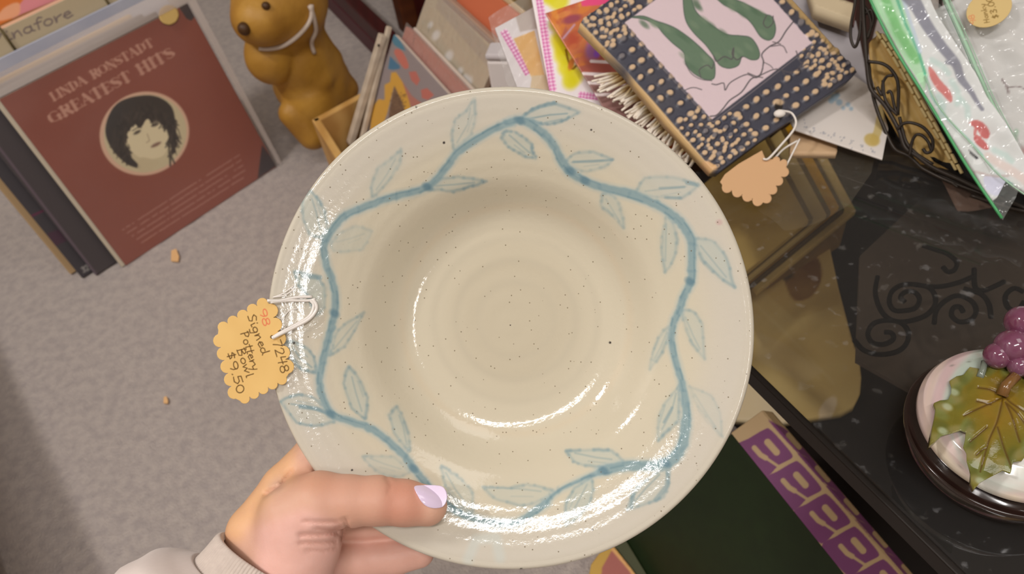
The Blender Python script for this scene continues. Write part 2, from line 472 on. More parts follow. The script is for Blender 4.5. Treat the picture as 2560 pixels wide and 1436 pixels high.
HAND = {
 '9': (.5, [ARC(.2, .7, .2, .26, 10, 370, 12) + [(.38, .3), (.28, 0)]]),
 '8': (.5, [ARC(.2, .75, .17, .23, 0, 360, 12), ARC(.2, .26, .2, .26, 0, 360, 12)]),
 '7': (.5, [[(0, .95), (.4, 1), (.25, .5), (.15, 0)]]),
 '2': (.5, [[(0, .75), (.1, .98), (.3, .98), (.36, .75), (.2, .35), (0, .03), (.42, .05)]]),
 '4': (.55, [[(.08, 1), (.02, .45), (.45, .5)], [(.38, 1), (.3, 0)]]),
 '$': (.55, [[(.36, .8), (.15, .85), (.06, .65), (.3, .48), (.34, .25), (.05, .18)], [(.22, 1.02), (.18, 0)]]),
 '.': (.25, [[(.08, 0), (.12, .05)]]),
 '5': (.5, [[(.4, 1), (.08, .95), (.05, .58), (.3, .62), (.4, .35), (.25, .02), (0, .06)]]),
 '0': (.5, [ARC(.2, .45, .2, .46, 80, 440, 14)]),
 '3': (.5, [[(.02, .9), (.25, 1), (.36, .8), (.12, .55), (.38, .35), (.25, .02), (0, .1)]]),
 'S': (.5, [[(.42, .85), (.2, 1), (.03, .8), (.15, .55), (.38, .35), (.3, .05), (0, .08)]]),
 'i': (.28, [[(.06, .55), (.1, .05), (.24, .08)], [(.1, .8), (.12, .86)]]),
 'g': (.5, [ARC(.2, .32, .18, .25, 40, 390, 12) + [(.36, .1), (.28, -.38), (.05, -.3)]]),
 'n': (.5, [[(.03, .58), (.06, .02), (.12, .45), (.28, .58), (.34, .3), (.38, .02)]]),
 'e': (.45, [[(.03, .3), (.34, .36), (.28, .58), (.1, .52), (.04, .25), (.16, .02), (.4, .12)]]),
 'd': (.5, [ARC(.18, .28, .17, .26, 60, 360, 12) + [(.36, 1), (.34, .2), (.46, .03)]]),
 'P': (.55, [[(.08, 1), (.06, 0)], [(0, .9), (.25, 1), (.42, .8), (.3, .52), (.08, .45)]]),
 'o': (.45, [ARC(.2, .3, .18, .28, 90, 450, 12)]),
 't': (.36, [[(.18, .95), (.13, .1), (.3, .05)], [(0, .62), (.34, .66)]]),
 'r': (.4, [[(.05, .58), (.08, .02), (.14, .42), (.36, .55)]]),
 'y': (.5, [[(.02, .58), (.12, .15), (.34, .2)], [(.4, .6), (.34, .1), (.2, -.4)]]),
 'B': (.55, [[(.06, 1), (.04, 0)], [(0, .95), (.3, 1), (.36, .72), (.08, .55), (.4, .4), (.34, .05), (0, 0)]]),
 'w': (.6, [[(.02, .55), (.1, .05), (.26, .5), (.36, .05), (.54, .55)]]),
 'l': (.28, [[(.1, 1), (.1, .05), (.2, .02)]]),
 'H': (.6, [[(.06, 1), (.04, 0)], [(.42, 1), (.4, 0)], [(.04, .5), (.42, .52)]]),
 'a': (.5, [ARC(.18, .3, .17, .26, 50, 400, 12) + [(.34, .58), (.36, .1), (.46, .04)]]),
 'k': (.48, [[(.06, 1), (.05, 0)], [(.36, .55), (.06, .28), (.4, .02)]]),
 'f': (.38, [[(.38, .9), (.24, 1), (.15, .8), (.14, 0)], [(0, .58), (.32, .6)]]),
 ' ': (.3, []),
}
def write(cv, text, start, end, up, color, w, font=HAND, heavy=None, alpha=1.0, soft=1.0):
    """letters from start to end (photograph coordinates), 'up' = height vector"""
    adv = sum(font[c][0] for c in text); a = np.array(start, float); d = (np.array(end, float) - a) / adv; u = np.array(up, float)
    x = 0
    for c in text:
        wd, st = font[c]
        for s_ in st:
            pl, hv = (s_ if font is SERIF else (s_, 0))
            pts = [a + d * (x + px_) + u * py_ for px_, py_ in pl]
            cv.stroke(pts, heavy if hv else w, color, alpha, soft)
        x += wd

# ------------------------------------------------------------------ smooth bodies from blended volumes
def surface(fn, lo, hi, h, proj_steps=2):
    lo, hi = np.asarray(lo, float), np.asarray(hi, float)
    n = np.ceil((hi - lo) / h).astype(int) + 1
    ax = [lo[i] + np.arange(n[i]) * h for i in range(3)]
    G = np.stack(np.meshgrid(*ax, indexing='ij'), -1).reshape(-1, 3)
    D = np.concatenate([fn(G[i:i + 400000]) for i in range(0, len(G), 400000)]).reshape(n)
    s = D < 0
    c = n - 1
    cnt = np.zeros(c, int); acc = np.zeros((*c, 3))
    sl = lambda o: tuple(slice(o[i], o[i] + c[i]) for i in range(3))
    for a in range(3):
        o2 = [i for i in range(3) if i != a]
        for p in (0, 1):
            for q in (0, 1):
                o = [0, 0, 0]; o[o2[0]] = p; o[o2[1]] = q; e = list(o); e[a] = 1
                d0, d1 = D[sl(o)], D[sl(e)]
                k = (d0 < 0) != (d1 < 0)
                t = np.where(k, d0 / (d0 - d1 + 1e-20), 0)
                off = np.zeros((*c, 3)); off[..., o2[0]] = p; off[..., o2[1]] = q; off[..., a] = t
                acc += off * k[..., None]; cnt += k
    act = cnt > 0
    ids = np.full(c, -1); ids[act] = np.arange(act.sum())
    ijk = np.argwhere(act)
    V = lo + (ijk + acc[act] / cnt[act][:, None]) * h
    Fs = []
    for a in range(3):
        b, d = (a + 1) % 3, (a + 2) % 3
        e = [slice(None)] * 3; e[a] = slice(0, -1); g = list(e); g[a] = slice(1, None)
        k = s[tuple(e)] != s[tuple(g)]
        w = np.argwhere(k)
        w = w[(w[:, b] > 0) & (w[:, d] > 0) & (w[:, b] < c[b]) & (w[:, d] < c[d])]
        q = []
        for ob, od in ((1, 1), (0, 1), (0, 0), (1, 0)):
            x = w.copy(); x[:, b] -= ob; x[:, d] -= od; q.append(ids[x[:, 0], x[:, 1], x[:, 2]])
        q = np.stack(q, 1); inn = s[w[:, 0], w[:, 1], w[:, 2]]
        q[~inn] = q[~inn][:, ::-1]
        Fs.append(q)
    F = np.concatenate(Fs)
    for _ in range(proj_steps):
        e = h * .3; f0 = fn(V)
        g = np.stack([(fn(V + np.eye(3)[i] * e) - fn(V - np.eye(3)[i] * e)) / (2 * e) for i in range(3)], 1)
        V = V - g * np.clip(f0 / ((g ** 2).sum(1) + 1e-9), -h, h)[:, None] * .8
    return V, F
def cone(P, a, b, ra, rb):
    d = b - a; t = np.clip(((P - a) @ d) / (d @ d + 1e-12), 0, 1)
    return np.linalg.norm(P - a - t[:, None] * d, axis=1) - (ra + (rb - ra) * t)
def smin(a, b, k):
    h = np.clip(.5 + .5 * (b - a) / k, 0, 1)
    return b + (a - b) * h - k * h * (1 - h)
def chain(P, pts, k=.0):
    """pts [(xyz, r)...]"""
    d = None
    for (a, ra), (b, rb) in zip(pts[:-1], pts[1:]):
        e = cone(P, np.asarray(a, float), np.asarray(b, float), ra, rb)
        d = e if d is None else (smin(d, e, k) if k else np.minimum(d, e))
    return d
def ellips(P, c, r, axes=None):
    q = P - np.asarray(c)
    if axes is not None: q = q @ np.asarray(axes).T
    r = np.asarray(r, float); k0 = np.linalg.norm(q / r, axis=1); k1 = np.linalg.norm(q / (r * r), axis=1)
    return k0 * (k0 - 1) / (k1 + 1e-9)

# ================================================================== the room
m_carpet = mat('carpet', rgb(193, 181, 174), 0.95, spec=0.1, noise=(75, 0.6, rgb(163, 152, 151)), bump=(420, 0.9, 0.004), sheen=0.15)
nt = m_carpet.node_tree
m_wall = mat('painted_wall', rgb(205, 198, 188), 0.9, noise=(6, 0.2, rgb(196, 188, 176)))
m_ceil = mat('ceiling_tile', rgb(225, 222, 214), 0.95)
def structure(name, V, F, m, smooth=False):
    o = mk(name, V, F, m, smooth=smooth); o['kind'] = 'structure'; return o
def slab(x0, y0, z0, x1, y1, z1): return rbox((x0, y0, z0), (1, 0, 0), (0, 1, 0), UP, x1 - x0, y1 - y0, z1 - z0)
# carpet with a gently uneven pile
gx, gy = np.meshgrid(np.linspace(-2.0, 2.0, 260), np.linspace(-3.2, 3.0, 380))
def wob(x, y, k=1.0):
    return (np.sin(x * 37 * k + 3 * np.sin(y * 23 * k)) + np.sin(y * 41 * k + 2 * np.sin(x * 29 * k + 1)) + np.sin((x + y) * 71 * k)) / 3
GV = np.stack([gx.ravel(), gy.ravel(), (0.0012 * wob(gx, gy, 2.1) - 0.0012).ravel()], 1)
ii = np.arange(380 * 260).reshape(380, 260)
structure('floor', GV, np.stack([ii[:-1, :-1], ii[:-1, 1:], ii[1:, 1:], ii[1:, :-1]], -1).reshape(-1, 4), m_carpet, smooth=True)
structure('ceiling', *slab(-2.0, -3.2, CEIL, 2.0, 3.0, CEIL + .04), m_ceil)
structure('wall_back', *slab(-2.0, 3.0, 0, 2.0, 3.06, CEIL), m_wall)
structure('wall_front', *slab(-2.0, -3.26, 0, 2.0, -3.2, CEIL), m_wall)
structure('wall_left', *slab(-2.06, -3.2, 0, -2.0, 3.0, CEIL), m_wall)
structure('wall_right', *slab(2.0, -3.2, 0, 2.06, 3.0, CEIL), m_wall)

# ================================================================== albums standing on the carpet
A_O = np.array([-.636, .985, 0.0]); A_yaw, A_lean = .69, .2
A_r = np.array([math.cos(A_yaw), math.sin(A_yaw), 0]); A_b = np.array([-math.sin(A_yaw), math.cos(A_yaw), 0])
A_u = UP * math.cos(A_lean) + A_b * math.sin(A_lean); A_n = A_b * math.cos(A_lean) - UP * math.sin(A_lean)
m_print = mat('printed_card', (0.5, 0.5, 0.5), 0.45, attr=True, spec=0.3)
m_print_matte = mat('printed_paper', (0.5, 0.5, 0.5), 0.75, attr=True, spec=0.15)
m_cream_edge = mat('album_card_edge', rgb(196, 184, 164), 0.7)
m_white_spine = mat('pale_album_spine', rgb(206, 194, 172), .6)
m_film = film_mat('clear_plastic_sleeve', haze=0.05, rough=0.2, bump=(30, 0.2, 0.004))
m_lip = film_mat('sealed_plastic_lip', haze=0.5, haze_col=rgb(235, 222, 215), rough=0.22, bump=(45, 0.35, 0.004))
m_sticker = mat('price_sticker', rgb(222, 190, 118), 0.6)
def on_album(r, u, back): return A_O + A_r * r + A_u * u + A_n * back
def corners_px(P): return proj(np.array(P))
cvA = Canvas(-30, -130, 730, 700, (146, 78, 62))
cvA.poly([(692, 414), (644, 447), (655, 362)], (58, 50, 54), 1, 1.5)
cvA.poly([(425, -40), (440, 8), (466, 46), (478, 52), (520, 0)], (58, 50, 54), 1, 1.5)
for k in range(60):
    cvA.ell(rng.uniform(0, 680), rng.uniform(0, 650), rng.uniform(40, 120), rng.uniform(30, 90), rng.uniform(0, 3), (156, 88, 74) if k % 2 else (136, 70, 54), .12, .9)
write(cvA, 'LINDA RONSTADT', (133, 253), (387, 112), (-11, -17), (202, 150, 130), 1.8, SERIF, 7.0, .95, 2.2)
write(cvA, 'GREATEST HITS', (129, 309), (440, 138), (-13, -21), (204, 152, 132), 2.2, SERIF, 9.0, .95, 2.2)
# portrait medallion: an ordinary dark-haired sitter
cvA.ell(361, 334, 113, 104, -.35, (228, 188, 160), 1, .03)
cvA.ell(363, 334, 104, 96, -.35, (216, 202, 164), 1, .03)
def port(P, c, a=1, s=3): cvA.poly(smooth_path(P, 6, True), c, a, s)
port([(268, 300), (290, 262), (330, 243), (385, 240), (425, 262), (438, 300), (440, 350), (436, 385), (425, 345), (415, 310), (375, 300), (345, 305), (325, 335), (312, 365), (330, 395), (352, 420), (320, 412), (285, 380), (265, 340)], (52, 47, 44))
port([(318, 335), (345, 305), (378, 298), (412, 310), (424, 345), (412, 385), (385, 397), (350, 394), (325, 372)], (236, 222, 184))
port([(335, 300), (350, 280), (400, 285), (418, 306), (405, 312), (392, 297), (380, 308), (368, 296), (355, 316), (345, 318)], (52, 47, 44), 1, 2)
port([(410, 300), (430, 300), (440, 340), (438, 372), (430, 388), (424, 350)], (52, 47, 44), .9, 2)
port([(352, 395), (385, 400), (400, 405), (375, 428), (345, 428)], (214, 198, 160), .9, 3)
for k in range(260):
    a_ = rng.uniform(2.0, 7.1); r0 = rng.uniform(.55, .95); x_, y_ = 366 + 88 * r0 * math.cos(a_) * 1.0, 336 + 84 * r0 * math.sin(a_)
    if y_ < 312 or x_ < 322 or x_ > 420: cvA.stroke([(x_, y_), (x_ + rng.normal(0, 8), y_ + rng.uniform(6, 26))], rng.uniform(2, 5), [(44, 40, 38), (70, 62, 56), (58, 52, 48)][k % 3], .75, 2)
for e in ((343, 331, -.5), (388, 312, -.4)):
    cvA.ell(e[0], e[1], 10, 4, e[2], (70, 62, 56), .85, .6); cvA.stroke([(e[0] - 12, e[1] - 4), (e[0], e[1] - 11), (e[0] + 11, e[1] - 12)], 2.5, (80, 70, 62), .8)
cvA.stroke([(368, 335), (374, 352), (366, 357)], 2, (160, 138, 112), .8, 2)
cvA.ell(390, 362, 13, 4.5, -.45, (150, 116, 100), .9, .6); cvA.stroke([(378, 368), (391, 362), (402, 355)], 1.5, (96, 70, 62), .8)
# small print
for k in range(5):
    a = np.array([306 + k * 12, 575 + k * 8.0]); b_ = np.array([600 + k * 4.5, 386 + k * 13.0]); n_ = 60
    for j in range(n_):
        if rng.random() < .16: continue
        p = a + (b_ - a) * j / n_
        cvA.stroke([p, p + (b_ - a) / n_ * .8 + rng.uniform(-1, 1, 2)], 2.0, (200, 146, 132), .9, 1.6)
album = thing('record_album', 'dark red record album in a clear sleeve with cream lettering and a round portrait', 'record', A_O)
q = corners_px([on_album(0, .315, 0), on_album(.315, .315, 0), on_album(.315, 0, 0), on_album(0, 0, 0)])
cutout('cover', q, A_O, A_n, 1.5, 0.0008, m_print, album, cvA)
mk('cover_board', *rbox(on_album(0, .0008, .001), A_r, A_u, A_n, .315, .3135, .006, .001), m_cream_edge, album)
mk('sleeve_spine', *rbox(on_album(-.0065, .0008, .0006), A_r, A_u, A_n, .0065, .3135, .006, .001), m_white_spine, album)
f_ = on_album(0, 0, -.003)
q = corners_px([on_album(-.004, .318, -.003), on_album(.327, .318, -.003), on_album(.327, -.0, -.003), on_album(-.004, 0.0, -.003)])
psl = cutout('plastic_sleeve', q, f_, A_n, 9, 0.0, m_film, album, zfun=lambda x, y: .0012 * np.sin(x / 37 + np.sin(y / 53)))
q = corners_px([on_album(-.004, .346, -.003), on_album(.329, .347, -.003), on_album(.329, .318, -.003), on_album(-.004, .3175, -.003)])
cutout('sleeve_lip', q, f_, A_n, 6, 0.0, m_lip, psl, zfun=lambda x, y: .0018 * np.sin(x / 31 + y / 19))['label'] = 'milky folded lip of the sleeve'
q = corners_px([on_album(.317, .318, -.0032), on_album(.329, .318, -.0032), on_album(.327, .002, -.0032), on_album(.319, .002, -.0032)])
cutout('sleeve_edge', q, on_album(0, 0, -.0032), A_n, 4, 0.0, m_lip, psl)
t = np.linspace(0, 2 * math.pi, 40)[:-1]
cutout('price_sticker', np.stack([422 + 25 * np.cos(t), 37 + 25 * np.sin(t)], 1), on_album(0, 0, -.0036), A_n, 3, .0003, m_sticker, psl)['label'] = 'round yellow price sticker'

m_blk = mat('black_album_card', rgb(80, 74, 76), 0.4, spec=0.5)
m_purple_edge = mat('purple_grey_edge', rgb(104, 92, 102), 0.5)
def leaning_album(name, label, r, b, h, th, w=.315, canvas=None, body=m_blk, cat='record', z=0.0, group=None):
    o = A_O + A_r * r + A_b * b + UP * (th * math.sin(A_lean) + z)
    t_ = thing(name, label, cat, o, group)
    mk('sleeve_board', *rbox(o + A_n * .0006, A_r, A_u, A_n, w, h, th, .001), body, t_)
    if canvas is not None:
        q = corners_px([o + A_u * h, o + A_r * w + A_u * h, o + A_r * w, o])
        cutout('cover', q, o, A_n, 2.0, .0006, m_print, t_, canvas)
    return t_
cvB = Canvas(-120, -60, 330, 730, (82, 76, 78))
cvB.stroke([(-60, 290), (0, 372), (243, 690)], 6, (112, 98, 108), .9, 2)
leaning_album('record_album', 'black record album peeking out at the left edge of the dark red album', -.045, .020, .315, .008, canvas=cvB)
cvC = Canvas(-160, -60, 330, 740, (76, 72, 76))
cvC.stroke([(80, 540), (126, 519)], 5, (118, 58, 84), .9, 2)
cvC.poly([(118, 584), (150, 572), (168, 602), (138, 616)], (86, 62, 76), .9, 2)
write(cvC, '32', (209, 682), (226, 673), (-7, -12), (190, 185, 180), 2.2, soft=1.6)
leaning_album('record_album', 'black record album with a magenta stripe, second black one from the dark red album', -.063, .034, .315, .010, canvas=cvC)
leaning_album('record_album', 'tan edged record album at the far left behind the black albums', -.072, .060, .312, .010, body=mat('tan_card', rgb(196, 164, 122), .7))
leaning_album('record_album', 'pale blue grey record album behind the milky plastic lip', 0.0, .078, .331, .006, body=mat('pale_blue_card', rgb(176, 180, 198), .5, noise=(9, .5, rgb(206, 206, 214))))
cvP = Canvas(-220, -140, 420, 260, (196, 180, 150))
cvP.poly([(-200, 240), (-60, 190), (40, 133), (62, 122), (110, 95), (170, 66), (230, 40), (330, 0), (420, 60), (200, 300)], (132, 138, 162), 1, 2)
cvP.stroke([(-60, 190), (40, 135), (64, 120), (110, 95), (170, 66), (230, 40), (330, 0)], 4, (92, 88, 104), .8, 3)
write(cvP, 'Pinafore', (-14, 116), (186, 40), (-9, -27), (122, 108, 108), 3.6, soft=2)
bx = leaning_album('boxed_album', 'cream boxed album lettered Pinafore and tied with dark cords', 0.0, .090, .357, .026, canvas=cvP, body=mat('peach_board', rgb(226, 190, 160), .6), cat='box')
m_cord = mat('dark_olive_cord', rgb(98, 84, 50), .7)
for (x, y), (x2, y2) in (((-4, 66), (42, 130)), ((256, -14), (280, 22))):
    P = PL([(x, y), (x2, y2)], A_O + A_b * .090 - A_n * .003, A_n)
    mk('cord', *tube(np.array([P[0], P[1]]), .0022, 6), m_cord, bx, smooth=True)
cvO = Canvas(-260, -300, 500, 200, (226, 128, 62))
cvO.poly(smooth_path([(30, 48), (50, 10), (90, -30), (140, -40), (150, 4), (100, 24), (60, 40)], 5, True), (226, 150, 160), 1, 3)
cvO.poly(smooth_path([(-10, 52), (10, 20), (45, 6), (50, 30), (35, 44)], 5, True), (240, 178, 140), 1, 4)
cvO.stroke([(-60, 95), (60, 38), (180, -10)], 9, (160, 112, 60), .9, 3)
leaning_album('record_album', 'orange and pink record album behind the cream boxed album', 0.0, .122, .47, .006, canvas=cvO, body=m_cream_edge)

# scraps on the carpet
m_scrap = mat('orange_paper_scrap', rgb(228, 182, 128), .8)
for i, (x, y, s, lb) in enumerate(((437, 638, 16, 'larger orange paper scrap lying on the carpet below the albums'), (414, 1000, 9, 'tiny pale orange scrap on bare carpet left of the price tag'))):
    pts = [(x - s * .55, y - s * .7), (x + s * .2, y - s), (x + s * .65, y + s * .2), (x + s * .5, y + s), (x - s * .6, y + s * .9)]
    o = quad_sheet('paper_scrap', ZZ(pts, .004), .002, m_scrap); tag(o, lb, 'scrap')

# ================================================================== golden dog statue
D_B = Z(775, 350, 0.0)
d_v = unit(np.array([D_B[0], D_B[1], 0])); d_x = np.array([d_v[1], -d_v[0], 0])
D_N = -d_v
def dogp(x, y, out=0.0): return PL([(x, y)], D_B + D_N * out, D_N)[0]
DS = np.linalg.norm(dogp(775, 300) - dogp(775, 350)) / 50     # metres per pixel up the figure
def dog_sdf(P):
    c = lambda *a: dogp(*a)
    d = ellips(P, c(792, 214, .045), (.056, .06, .072))                                        # seat and hips
    d = smin(d, cone(P, c(772, 200, .05), c(742, 110, .05), .062, .052), .03)                   # trunk
    d = smin(d, ellips(P, c(745, 150, .075), (.050, .05, .062)), .02)                          # chest
    d = smin(d, ellips(P, c(700, -4, .07), (.074, .078, .076)), .02)                            # head
    d = smin(d, ellips(P, c(654, 42, .12), (.046, .05, .042)), .02)                            # muzzle
    d = np.minimum(d, smin(ellips(P, c(672, 138, .10), (.034, .032, .05)), cone(P, c(700, 95, .09), c(672, 150, .105), .026, .034), .015))   # raised paw
    d = smin(d, cone(P, c(768, 92, .05), c(818, 150, .05), .030, .025), .006)                  # far arm
    d = smin(d, cone(P, c(818, 150, .05), c(800, 198, .10), .025, .023), .006)
    d = smin(d, ellips(P, c(776, 246, .085), (.050, .048, .056)), .005)                          # thigh
    d = smin(d, cone(P, c(730, 284, .105), c(782, 336, .115), .023, .027), .003)                 # foot in front
    d = smin(d, cone(P, c(850, 240, .05), c(866, 222, .06), .03, .022), .012)                  # other foot
    d = np.minimum(d, cone(P, c(742, -10, .02), c(768, 44, .03), .024, .03))                    # hanging ear
    return d
cen = dogp(750, 170, .06)
lo, hi = cen - [.24, .24, .30], cen + [.24, .24, .34]; lo[2] = -.03
V, F = surface(dog_sdf, lo, hi, .0065)
V[:, 2] = np.maximum(V[:, 2], .0005)
m_dog = mat('golden_brown_resin', rgb(186, 138, 54), 0.5, noise=(14, .7, rgb(146, 100, 34)), bump=(90, .3, .003))
dog = thing('dog_statue', 'golden brown dog statue standing on the carpet beside the wooden crate', 'statue', D_B)
dbody = mk('body', V, F, m_dog, dog, smooth=True)
for nm, (x, y), r_ in (('eye', (664, 20), .0065), ('nose', (622, 66), .010)):
    p_ = np.array([dogp(x, y, .15)])
    for _ in range(40):
        e_ = 1e-3; f0 = dog_sdf(p_); g_ = np.stack([(dog_sdf(p_ + np.eye(3)[i] * e_) - dog_sdf(p_ - np.eye(3)[i] * e_)) / (2 * e_) for i in range(3)], 1)
        p_ = p_ - g_ * f0[:, None] * .5 / ((g_ ** 2).sum(1) + .2)[:, None]
    mk(nm, *sphere(p_[0], r_, 14, 10), mat('dark_brown_resin_' + nm, rgb(74, 46, 16), .5), dbody, smooth=True)
m_ribbon = mat('pale_cord', rgb(206, 190, 176), .6)
def hug(P, fn, off):
    P = np.array(P, float)
    for _ in range(40):
        e = 1e-3; f0 = fn(P); g = np.stack([(fn(P + np.eye(3)[i] * e) - fn(P - np.eye(3)[i] * e)) / (2 * e) for i in range(3)], 1)
        P -= g * (f0 - off)[:, None] * .5 / ((g ** 2).sum(1) + .2)[:, None]
    return P
for pts in ([(648, 84), (690, 82), (735, 66), (762, 40), (768, 10)], [(762, 12), (775, 45), (790, 80), (792, 110), (802, 138)]):
    P = smooth_path([dogp(x, y, .13) for x, y in pts], 5)
    mk('collar_cord', *tube(hug(P, dog_sdf, .003), .0035, 6), m_ribbon, dbody, smooth=True)['label'] = 'pale cord around the neck'
# ================================================================== dark red stool behind the crate
m_maroon = mat('dark_red_lacquer', rgb(66, 12, 14), .45, wave=(14, 3, .5, rgb(46, 6, 8), 'X'))
m_plum = mat('plum_stained_wood', rgb(78, 32, 40), .5)
m_brownleg = mat('brown_stained_wood', rgb(96, 48, 20), .5, wave=(10, 4, .5, rgb(70, 30, 12), 'Z'))
s0, s1 = Z(775, -10, 0), Z(965, 190, 0)
sd = unit(s1 - s0); sn = np.array([-sd[1], sd[0], 0]); sn = sn if sn @ (0, 1, 0) > 0 else -sn
s00 = s0 - sd * .25; LEN = np.linalg.norm(s1 - s00)
stool = thing('stool', 'dark red wooden stool standing behind the crate of albums', 'stool', s00)
mk('lower_rail', *rbox(s00 + sn * .012, sd, sn, UP, LEN, .020, .045, .003), m_plum, stool)
mk('upper_rail', *rbox(s00 + sn * .014 + UP * .045, sd, sn, UP, LEN, .03, .04, .003), m_maroon, stool)
lg = Z(948, 108, 0)
for k, dz in enumerate((0, -.34)):
    mk('leg', *rbox(lg + sd * (dz - .025) + sn * .06, sd, sn, UP, .045, .045, .42, .004), m_brownleg, stool)
mk('side_panel', *rbox(lg + sd * .03 + sn * .09, sd, sn, UP, .16, .02, .42, .003), m_maroon, stool)
mk('seat', *rbox(s00 - sn * .0 + UP * .42, sd, sn, UP, LEN, .32, .03, .008), m_maroon, stool)

# ================================================================== wooden crate of albums
C_Z = .2
c0 = Z(776, 292, C_Z)
a1, a2 = math.radians(33), math.radians(-69.9)
e1 = np.array([math.cos(a1), math.sin(a1), 0]); e2 = np.array([math.cos(a2), math.sin(a2), 0])
L1, L2, TH = .355, .318, .012
cfoot = np.array([c0[0], c0[1], 0])
m_pine = mat('pale_pine', rgb(205, 160, 92), .55, wave=(9, 6, .6, rgb(172, 122, 58), 'X'), noise=(30, .3, rgb(220, 184, 124)))
m_pine_in = mat('dark_pine_inside', rgb(140, 92, 44), .65, wave=(9, 6, .6, rgb(104, 66, 30), 'X'))  # darker brown copy of the pine, for the bottom board
crate = thing('wooden_crate', 'open pale pine crate holding leaning albums beside the dog statue', 'crate', cfoot)
def cwall(o, d, ln, inn):
    nb = 2
    for k in range(nb):
        h0 = .004 + k * (C_Z - .004) / nb
        mk('board', *rbox(o + UP * h0, d, inn, UP, ln, TH, (C_Z - .004) / nb - .005, .002), m_pine, crate)
i1 = unit(e2 - (e2 @ e1) * e1); i2 = unit(e1 - (e1 @ e2) * e2)
cwall(cfoot, e1, L1, i1); cwall(cfoot, e2, L2, i2)
cwall(cfoot + e2 * L2, e1, L1, -i1); cwall(cfoot + e1 * L1, e2, L2, -i2)
q = [cfoot, cfoot + e1 * L1, cfoot + e1 * L1 + e2 * L2, cfoot + e2 * L2]
quad_sheet('bottom_board', [p + UP * .060 for p in q], .008, m_pine_in, crate)

# albums in the crate: one shared lean, tops running towards the lower right
B_yaw, B_lean = math.radians(-69.9), .6
B_r = np.array([math.cos(B_yaw), math.sin(B_yaw), 0]); B_b = np.array([-math.sin(B_yaw), math.cos(B_yaw), 0])
B_u = UP * math.cos(B_lean) + B_b * math.sin(B_lean); B_n = B_b * math.cos(B_lean) - UP * math.sin(B_lean)
B_TL = Z(985, 85, .285)
def crate_album(label, top, back, h=.24, w=.225, th=.004, body=None, canvas=None, right=0.0, film=False, name='record_album', cat='record', mt=None):
    """top = how far its upper edge stands above the first album's, along the lean"""
    tl = B_TL + B_u * top + B_n * back + B_r * right
    o = tl - B_u * h
    t_ = thing(name, label, cat, o)
    mk('sleeve_board', *rbox(o + B_n * .0006, B_r, B_u, B_n, w, h, th, min(.0015, th * .3)), body, t_)
    if canvas is not None:
        q = corners_px([tl, tl + B_r * w, o + B_r * w, o])
        cutout('cover', q, o, B_n, 2.0, .0006, mt or m_print, t_, canvas)
    if film:
        q = corners_px([tl + B_u * .006, tl + B_r * w + B_u * .006, o + B_r * w, o])
        cutout('plastic_sleeve', q, o - B_n * .0018, B_n, 8, 0, m_film2, t_, zfun=lambda x, y: .0006 * np.sin(x / 17 + y / 13))
    return t_
m_film2 = film_mat('crinkled_clear_plastic', haze=0.16, haze_col=rgb(225, 222, 220), rough=0.15, bump=(60, .6, .006), gloss=1.2)
cvX = Canvas(800, 40, 1300, 520, (146, 134, 134))
cvX.poly([(978, 96), (990, 80), (1015, 128), (1000, 122), (985, 112)], (84, 128, 148), 1, 2)
cvX.poly([(975, 140), (1000, 165), (1000, 172), (982, 175), (970, 172)], (78, 118, 146), 1, 2)
cvX.poly(smooth_path([(985, 130), (995, 122), (1010, 135), (1022, 165), (1012, 172), (998, 155)], 4, True), (196, 112, 98), .95, 2)
cvX.poly([(1022, 180), (1040, 178), (1050, 200), (1042, 215), (1028, 200)], (190, 108, 96), .9, 2)
cvX.poly([(1052, 225), (1068, 220), (1085, 238), (1070, 250), (1055, 245)], (190, 108, 96), .9, 2)
cvX.poly([(1000, 195), (1030, 240), (1060, 262), (1040, 280), (1010, 240)], (184, 112, 96), .8, 3)
cvX.poly([(978, 182), (990, 180), (1006, 205), (1022, 250), (1030, 280), (1010, 300), (985, 216), (968, 284), (955, 318), (925, 330), (930, 270), (946, 248), (962, 250), (962, 212), (975, 205)], (208, 158, 70), 1, 2)
cvX.poly([(986, 214), (1004, 252), (1018, 290), (975, 330), (972, 284)], (124, 98, 78), 1, 2)
for k in range(220): cvX.disc(rng.uniform(975, 1015), rng.uniform(232, 320), 1.5, (96, 74, 60), .6, 1.5)
m_white_edge = mat('white_sleeve_edge', rgb(214, 198, 184), .6)
crate_album('grey blue record album with yellow arch shapes, foremost in the wooden crate', 0, 0, canvas=cvX, body=m_white_edge, th=.008)
m_redbrown = mat('red_brown_sleeve', rgb(178, 104, 86), .45)
crate_album('red brown record album in plastic directly behind the grey blue one', .016, .0135, body=m_redbrown, th=.010, film=True)
crate_album('white edged record album leaning behind the red brown one', .018, .026, body=m_white_edge, th=.006)
cvY = Canvas(950, -60, 1420, 420, (190, 172, 144))
cvY.poly([(1090, 20), (1300, 260), (1300, 210), (1100, -20)], (176, 158, 138), .9, 4)
cvY.stroke([(1040, 90), (1100, 150), (1150, 210), (1190, 260)], 34, (208, 184, 136), .75, .5)
cvY.stroke([(1062, 58), (1110, 120), (1160, 190)], 20, (178, 166, 140), .7, 8)
for x, y, a in ((1076, 62, 6), (1090, 88, 9), (1122, 140, 10), (1150, 178, 7), (1162, 196, 8), (1170, 204, 10)):
    cvY.ell(x, y, a, a * 1.5, .5, (222, 218, 214), .9, .7)
crate_album('wide cream grey record album in crinkled plastic, mid crate', .075, .037, body=mat('grey_tan_card', rgb(168, 146, 128), .6), th=.008, canvas=cvY, film=True, right=-.012, h=.28)
crate_album('pinkish grey record album with a pale top edge behind the cream grey one', .078, .052, body=mat('pinkish_grey_card', rgb(182, 152, 132), .6), th=.014, h=.28, right=0.0)
cvZ = Canvas(960, -160, 1420, 420, (206, 112, 78))
